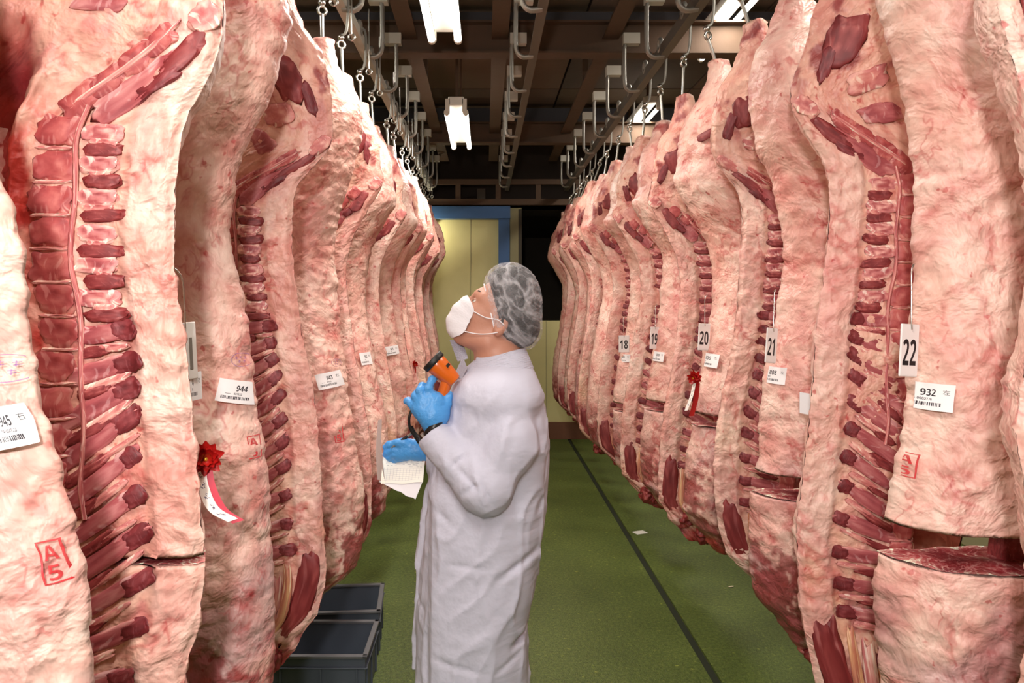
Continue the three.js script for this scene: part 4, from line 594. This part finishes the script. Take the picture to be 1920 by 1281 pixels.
// coat
const M_COAT = std(0xc6c7d8, 0.7, { bumpMap: rep(B_NOISE, 2.2), bumpScale: 0.004, side: THREE.DoubleSide });
{
  const rows = [[640, 925, 972, 0.04], [662, 904, 980, 0.058], [680, 884, 992, 0.085], [695, 868, 1002, 0.135], [715, 853, 1010, 0.18], [740, 844, 1017, 0.2], [800, 833, 1028, 0.205], [870, 815, 1028, 0.2], [920, 797, 1025, 0.2], [1000, 785, 1019, 0.205], [1050, 780, 1010, 0.207], [1100, 777, 1001, 0.21], [1160, 774, 988, 0.212], [1180, 773, 988, 0.214], [1200, 772, 990, 0.215], [1258, 770, 992, 0.22], [1340, 772, 998, 0.22]].map(r => [pp(0, r[0]).y, pp(r[1], 0).x, pp(r[2], 0).x, r[3]]).reverse();
  const fx = curve(rows.map(r => [r[0], r[1]])), bx = curve(rows.map(r => [r[0], r[2]])), hz = curve(rows.map(r => [r[0], r[3]]));
  const yTop = pp(0, 664).y, yHem = 0.36, cutP = pp(806, 812, 0.13), cutD = V3(-0.66, 0.72, -0.2).normalize(), cutR = pp(800, 850, 0);
  const seamX = pp(812, 0).x, hemF = pp(0, 1258).y;
  const crease = (x, y, a, b, w, dep) => { const dx = b.x - a.x, dy = b.y - a.y, t = clamp(((x - a.x) * dx + (y - a.y) * dy) / (dx * dx + dy * dy)), q = Math.hypot(x - a.x - t * dx, y - a.y - t * dy); return dep * Math.exp(-q * q / (w * w)) * Math.sin(Math.PI * clamp(t * 0.9 + 0.1)); };
  const cr = [[pp(930, 1045), pp(1015, 1000), 0.012, 0.012], [pp(960, 1172), pp(990, 1160), 0.01, 0.02], [pp(812, 1180), pp(925, 1206), 0.008, 0.005], [pp(845, 1020), pp(925, 1026), 0.008, 0.005], [pp(780, 1105), pp(808, 1125), 0.008, 0.005], [pp(925, 1206), pp(985, 1180), 0.008, 0.005], [pp(820, 930), pp(860, 960), 0.01, 0.006], [pp(1000, 760), pp(960, 880), 0.015, 0.008]];
  const sleeveCr = [[pp(850, 870, .2), pp(880, 845, .2), 0.006, 0.011], [pp(845, 860, .2), pp(915, 925, .2), 0.007, 0.009], [pp(880, 840, .2), pp(910, 935, .2), 0.009, -0.007], [pp(820, 840, .2), pp(850, 890, .2), 0.012, -0.006], [pp(930, 780, .2), pp(900, 850, .2), 0.016, 0.008], [pp(960, 770, .2), pp(925, 880, .2), 0.012, -0.007], [pp(890, 870, .2), pp(930, 950, .2), 0.008, 0.008], [pp(865, 920, .2), pp(905, 895, .2), 0.008, 0.007]];
  const coatSdf = (x, y, z) => {
    const a = (bx(y) - fx(y)) / 2, c = (bx(y) + fx(y)) / 2, b = hz(y), k = Math.pow(Math.pow(Math.abs(x - c) / a, 2.3) + Math.pow(Math.abs(z) / b, 2.3), 1 / 2.3); let d = (k - 1) * Math.min(a, b);
    d = Math.max(d, y - yTop, yHem - y);
    const rg = 1 - Math.abs(noise(x * 7 + y * 2, y * 4 - x * 2, z * 6 + 2)) * 2.2, rg2 = 1 - Math.abs(noise(x * 9 - y * 5 + 7, y * 6 + x * 4, z * 8)) * 2.2, fold = (1 - Math.abs(noise(x * 6 + 3, y * 2.2, z * 6)) * 2.5) * 0.006 + noise(x * 11, y * 8, z * 11) * 0.004 - Math.max(0, rg) ** 5 * 0.007 - Math.max(0, rg2) ** 5 * 0.005; d += fold * 0.9 * sm(1.45, 1.25, y);
    for (const q of cr) d += z > 0 ? crease(x, y, ...q) : 0;
    if (z > 0) d += 0.016 * sm(seamX + 0.006, seamX - 0.004, x) * sm(1.12, 1.0, y);
    if (y < hemF) d = Math.max(d, seamX - x);
    if (z > 0) d = Math.max(d, -Math.max(Math.abs(x - seamX - 0.004) - lerp(0.001, 0.008, sm(0.75, 0.5, y)), 0.75 - y - 0.0, 0.03 - z, y - 0.75));
    let s = caps(x, y, z, pp(945, 752, 0.12), pp(950, 830, 0.17), 0.078, 0.08); s = smin(s, caps(x, y, z, pp(950, 830, 0.17), pp(910, 914, 0.2), 0.08, 0.074), 0.04); let w = caps(x, y, z, pp(910, 914, 0.2), pp(806, 812, 0.13), 0.074, 0.046); s = smin(s, Math.max(w, (x - cutP.x) * cutD.x + (y - cutP.y) * cutD.y + (z - cutP.z) * cutD.z), 0.03);
    for (const q of sleeveCr) s += z > 0.05 ? crease(x, y, ...q) * 0.9 : 0; s += fold * 0.6;
    let r = caps(x, y, z, pp(940, 745, -0.13), pp(885, 895, -0.22), 0.08, 0.07); r = smin(r, Math.max(caps(x, y, z, pp(885, 895, -0.22), pp(800, 850, 0), 0.07, 0.042), cutR.x - x), 0.03);
    d = smin(d, s, 0.012 + 0.08 * sm(1.28, 1.36, y)); return smin(d, r, 0.03);
  };
  const g = nets(coatSdf, [-0.26, 0.33, -0.33], [0.24, 1.5, 0.34], 0.0068);
  const coat = part('coat', g, M_COAT, person, null, null, 'long white disposable coat');
  // collar: standing band with folded tips
  const ring = (t) => { const c = pp(932, 0).x, a = t * 2.5; return [c + 0.082 * Math.cos(a), 0.08 * Math.sin(a)]; };
  const cg = new THREE.PlaneGeometry(1, 1, 60, 10), cp = cg.attributes.position;
  for (let i = 0; i < cp.count; i++) { const t = cp.getX(i) * 2, v = cp.getY(i) + 0.5, [x, z] = ring(t), back = sm(-0.06, 0.08, x - pp(932, 0).x), yl = lerp(pp(0, 701).y, pp(0, 689).y, back), yh = lerp(pp(0, 668).y, pp(0, 652).y, back), fl = 1 + 0.3 * (1 - v), fz = 1 + 0.85 * (1 - v); cp.setXYZ(i, pp(932, 0).x + (x - pp(932, 0).x) * fl + 0.004, lerp(yl, yh, v), z * fz); }
  cg.computeVertexNormals(); part('collar', cg, M_COAT, coat);
  const tip = new THREE.PlaneGeometry(1, 1, 6, 6), tp = tip.attributes.position, A = [pp(843, 638, -0.03), pp(866, 637, -0.03), pp(878, 672, 0.0), pp(858, 678, -0.02)]; for (let i = 0; i < tp.count; i++) { const u = tp.getX(i) + 0.5, v = 0.5 - tp.getY(i), q = A[0].clone().lerp(A[1], u).lerp(A[3].clone().lerp(A[2], u), v); tp.setXYZ(i, q.x, q.y, q.z + 0.012 * Math.sin(u * 3)); } tip.computeVertexNormals(); part('collar_tip', tip, M_COAT, coat);
  const fl = new THREE.PlaneGeometry(1, 1, 6, 6), fp2 = fl.attributes.position, B = [pp(868, 668, 0.05), pp(876, 690, 0.085), pp(866, 712, 0.095), pp(852, 702, 0.05)]; for (let i = 0; i < fp2.count; i++) { const u = fp2.getX(i) + 0.5, v = 0.5 - fp2.getY(i), q = B[0].clone().lerp(B[1], u).lerp(B[3].clone().lerp(B[2], u), v); fp2.setXYZ(i, q.x, q.y, q.z); } fl.computeVertexNormals(); part('collar_tab', fl, M_COAT, coat);
}
{ const T = std(0x17171c, 0.8); for (const s of [-0.1, 0.1]) { part('trouser_leg', nets((x, y, z) => Math.max(smin(caps(x, y, z, V3(HIP.x, HIP.y, s * 0.9), V3(HIP.x + 0.02, 0.48, s), 0.085, 0.072), caps(x, y, z, V3(HIP.x + 0.02, 0.48, s), V3(HIP.x + 0.05, 0.05, s), 0.072, 0.06), 0.02), 0.09 - y), [-0.15, 0.06, s - 0.12], [0.2, 0.98, s + 0.12], 0.014), T, person); part('boot', nets((x, y, z) => Math.max(smin(caps(x, y, z, V3(HIP.x + 0.05, 0.2, s), V3(HIP.x + 0.05, 0.06, s), 0.068, 0.055), caps(x, y, z, V3(HIP.x + 0.04, 0.045, s), V3(HIP.x - 0.14, 0.03, s), 0.05, 0.042), 0.05), -y + 0.002), [-0.28, -0.02, s - 0.1], [0.2, 0.26, s + 0.1], 0.01), std(0xd9d9d6, 0.5), person); } }
// gloves
const M_GLOVE = std(0x4d9be0, 0.42, { bumpMap: rep(B_NOISE, 14), bumpScale: 0.0012 });
function glove(palm, fingers, label) {
  const b = new THREE.Box3(); for (const p of [...palm.map(q => q[0]), ...fingers.flat().map(q => q[0])]) b.expandByPoint(p); b.expandByScalar(0.05);
  part('glove', nets((x, y, z) => {
    let d = 1; for (let i = 0; i + 1 < palm.length; i++) d = smin(d, caps(x, y, z, palm[i][0], palm[i + 1][0], palm[i][1], palm[i + 1][1]), 0.022);
    let e = 1; for (const f of fingers) { let k = 1; for (let i = 0; i + 1 < f.length; i++) k = smin(k, caps(x, y, z, f[i][0], f[i + 1][0], f[i][1], f[i + 1][1]), 0.006); e = Math.min(e, k); }
    return smin(d, e, 0.012) + noise(x * 70, y * 70, z * 70) * 0.0012 + noise(x * 160, y * 40, z * 60) * 0.0007;
  }, b.min.toArray(), b.max.toArray(), 0.0032), M_GLOVE, person, null, null, label);
}
const q = (x, y, z, r) => [pp(x, y, z), r];
glove([q(812, 796, 0.13, 0.031), q(808, 780, 0.132, 0.03), q(792, 766, 0.13, 0.026), q(794, 752, 0.13, 0.02), q(816, 752, 0.128, 0.022), q(812, 778, 0.13, 0.03), q(828, 778, 0.124, 0.022)],
  [[q(808, 750, 0.13, 0.0125), q(803, 728, 0.138, 0.0115), q(810, 712, 0.125, 0.0105), q(818, 707, 0.1, 0.0095)], [q(798, 752, 0.13, 0.0125), q(787, 733, 0.138, 0.0118), q(791, 724, 0.115, 0.0105), q(808, 724, 0.095, 0.0095)], [q(790, 758, 0.13, 0.012), q(778, 742, 0.132, 0.011), q(784, 735, 0.11, 0.0102), q(803, 738, 0.092, 0.0092)], [q(785, 770, 0.128, 0.0115), q(770, 757, 0.128, 0.0105), q(763, 752, 0.112, 0.0095), q(766, 749, 0.1, 0.0088)], [q(830, 778, 0.122, 0.014), q(838, 758, 0.122, 0.0128), q(841, 745, 0.115, 0.0112), q(843, 739, 0.108, 0.0095)]], 'blue glove gripping the device');
glove([q(796, 848, 0.0, 0.027), q(778, 844, 0.004, 0.027), q(758, 842, 0.006, 0.022), q(752, 850, 0.008, 0.02)],
  [[q(760, 836, 0.006, 0.0125), q(742, 832, 0.014, 0.0115), q(730, 834, 0.016, 0.0105), q(723, 838, 0.01, 0.0095)], [q(757, 843, 0.01, 0.0125), q(738, 843, 0.016, 0.0118), q(727, 847, 0.01, 0.0105), q(723, 853, 0.0, 0.0095)], [q(756, 849, 0.01, 0.012), q(740, 852, 0.014, 0.0112), q(730, 857, 0.004, 0.0102), q(732, 861, -0.008, 0.0092)], [q(760, 855, 0.006, 0.0115), q(746, 859, 0.008, 0.0105), q(740, 863, -0.004, 0.0095), q(744, 864, -0.014, 0.0088)], [q(775, 834, 0.015, 0.0135), q(758, 829, 0.024, 0.0122), q(745, 830, 0.026, 0.011), q(737, 833, 0.022, 0.0095)]], 'blue glove resting on the papers with a pen');
// watch
{
  const c = pp(815, 803, 0.132), ax = pp(806, 795, 0.13).sub(pp(824, 815, 0.14)).normalize(), g = new THREE.Group(); g.name = 'wristwatch'; g.userData.label = 'wristwatch with black strap'; g.position.copy(c); g.quaternion.setFromUnitVectors(V3(0, 0, 1), ax); person.add(g);
  part('strap', new THREE.TorusGeometry(0.034, 0.0045, 10, 40).scale(1, 1, 2.1), std(0x141414, 0.35), g); part('case', new THREE.CylinderGeometry(0.017, 0.017, 0.01, 24).rotateZ(Math.PI / 2).rotateZ(0.9), M_STEEL, g, [-0.028, -0.026, 0]); part('buckle', rbox(0.012, 0.02, 0.02, 0.002), M_STEEL, g, [-0.035, 0.005, 0]);
}
// orange inspection device
{
  const a = pp(816, 681, 0.112), b = pp(853, 716, 0.112), L = a.distanceTo(b), g = thing('inspection_light', 'orange handheld device with black rim gripped by the inspector', 'device', [a.x, a.y, a.z - DP]), dir = a.clone().sub(b).normalize();
  const M = new THREE.MeshPhysicalMaterial({ color: 0xd9661a, roughness: 0.3, clearcoat: 0.4, clearcoatRoughness: 0.15 }), K = std(0x16130f, 0.5);
  const qn = new THREE.Quaternion().setFromUnitVectors(V3(0, 1, 0), dir);
  const lath = (pts, n = 40) => new THREE.LatheGeometry(pts.map(p => new THREE.Vector2(...p)), n);
  const head = part('barrel', lath([[0.0001, -L], [0.018, -L], [0.0225, -L + 0.004], [0.027, -L * 0.6], [0.0315, -0.012], [0.0315, 0.002], [0.029, 0.004]]), M, g); head.quaternion.copy(qn);
  const rim = part('rim', lath([[0.029, -0.002], [0.0345, -0.002], [0.0355, 0.004], [0.0355, 0.013], [0.033, 0.016], [0.0285, 0.015], [0.0285, 0.0]]), K, g); rim.quaternion.copy(qn);
  const lens = part('lens', lath([[0.0001, 0.006], [0.0285, 0.006], [0.0285, 0.003], [0.0001, 0.003]]), std(0x2a2624, 0.1), g); lens.quaternion.copy(qn);
  const hb = pp(838, 712, 0.112).sub(a), he = pp(818, 762, 0.11).sub(a); part('handle', new THREE.TubeGeometry(new THREE.CatmullRomCurve3([hb, hb.clone().lerp(he, 0.5).add(V3(0.004, 0, 0)), he]), 16, 0.0165, 20), M, g); part('handle_end', new THREE.SphereGeometry(0.0168, 16, 10), M, g, he.toArray());
  part('label_plate', rbox(0.009, 0.012, 0.002, 0.0008), K, g, pp(840, 685, 0.145).sub(a).toArray(), [0, 0.3, -0.7]); part('sticker', rbox(0.012, 0.009, 0.0015, 0.0005), std(0xe4e2da, 0.5), g, pp(821, 741, 0.131).sub(a).toArray(), [0, 0, 0.9]);
  part('cord', tube([pp(772, 768, 0.13), pp(767, 785, 0.13), pp(769, 803, 0.125), pp(780, 822, 0.115), pp(787, 832, 0.105), pp(786, 822, 0.1), pp(778, 812, 0.1), pp(772, 800, 0.11)].map(v => v.sub(a)), 0.0042, 40, 8), K, g);
}
// papers and pen
{
  const c = pp(740, 880, 0.0), g = thing('paper_booklet', 'open booklet of white printed sheets held at the waist by a gloved hand', 'booklet', [c.x, c.y, c.z - DP]);
  const sheet = (C, mat, bend, name, label) => { const s = new THREE.PlaneGeometry(1, 1, 12, 12), p = s.attributes.position; for (let i = 0; i < p.count; i++) { const u = p.getX(i) + 0.5, v = 0.5 - p.getY(i), w = C[0].clone().lerp(C[1], u).lerp(C[3].clone().lerp(C[2], u), v).sub(c); p.setXYZ(i, w.x + bend * Math.sin(v * 3.1), w.y + 0.002 * Math.sin(u * 9) * v, w.z); } s.computeVertexNormals(); part(name, s, mat, g, null, null, label); };
  const pt = canvasTex(340, 240, (x, w, h) => { x.fillStyle = '#f4f1e6'; x.fillRect(0, 0, w, h); x.strokeStyle = 'rgba(90,90,110,0.45)'; x.lineWidth = 1.5; for (let k = 0; k < 7; k++) stroke(x, [[14, 110 + k * 17], [320, 106 + k * 17]]); for (let k = 0; k < 12; k++) stroke(x, [[20 + k * 26, 104], [14 + k * 26, 214]]); x.fillStyle = 'rgba(70,70,90,0.5)'; const r = rng(3); for (let k = 0; k < 40; k++) x.fillRect(20 + r() * 290, 30 + Math.floor(r() * 4) * 18, 6 + r() * 14, 3); });
  const W = std(0xefedf2, 0.6, { side: THREE.DoubleSide });
  sheet([pp(709, 788, -0.1), pp(716, 786, 0.03), pp(723, 908, 0.04), pp(708, 900, -0.1)], W, -0.006, 'cover', 'raised white cover seen edge on');
  sheet([pp(718, 853, -0.02), pp(797, 861, 0.01), pp(793, 905, 0.045), pp(714, 908, 0.04)], std(0xffffff, 0.6, { map: pt, side: THREE.DoubleSide }), 0, 'page', 'page with a printed table');
  sheet([pp(710, 903, 0.035), pp(793, 902, 0.035), pp(779, 937, 0.05), pp(745, 921, 0.05)], W, 0, 'loose_sheet', 'lower sheet hanging at an angle');
  sheet([pp(716, 851, -0.06), pp(797, 857, -0.04), pp(797, 863, 0.01), pp(718, 855, -0.02)], W, 0, 'page_top');
  const t = thing('pen', 'slim silver and black pen in the lower gloved hand', 'pen', [c.x, c.y, c.z - DP]), A = pp(738, 837, 0.03).sub(c), B = pp(771, 813, 0.03).sub(c); part('barrel', bar(A, B, 0.0042), M_STEEL, t); part('tip', bar(A.clone().lerp(B, -0.12), A, 0.002), M_STEEL, t); part('grip', bar(A.clone().lerp(B, 0.45), A.clone().lerp(B, 0.8), 0.005), std(0x15151c, 0.4), t);
}
renderer.render(scene, camera);
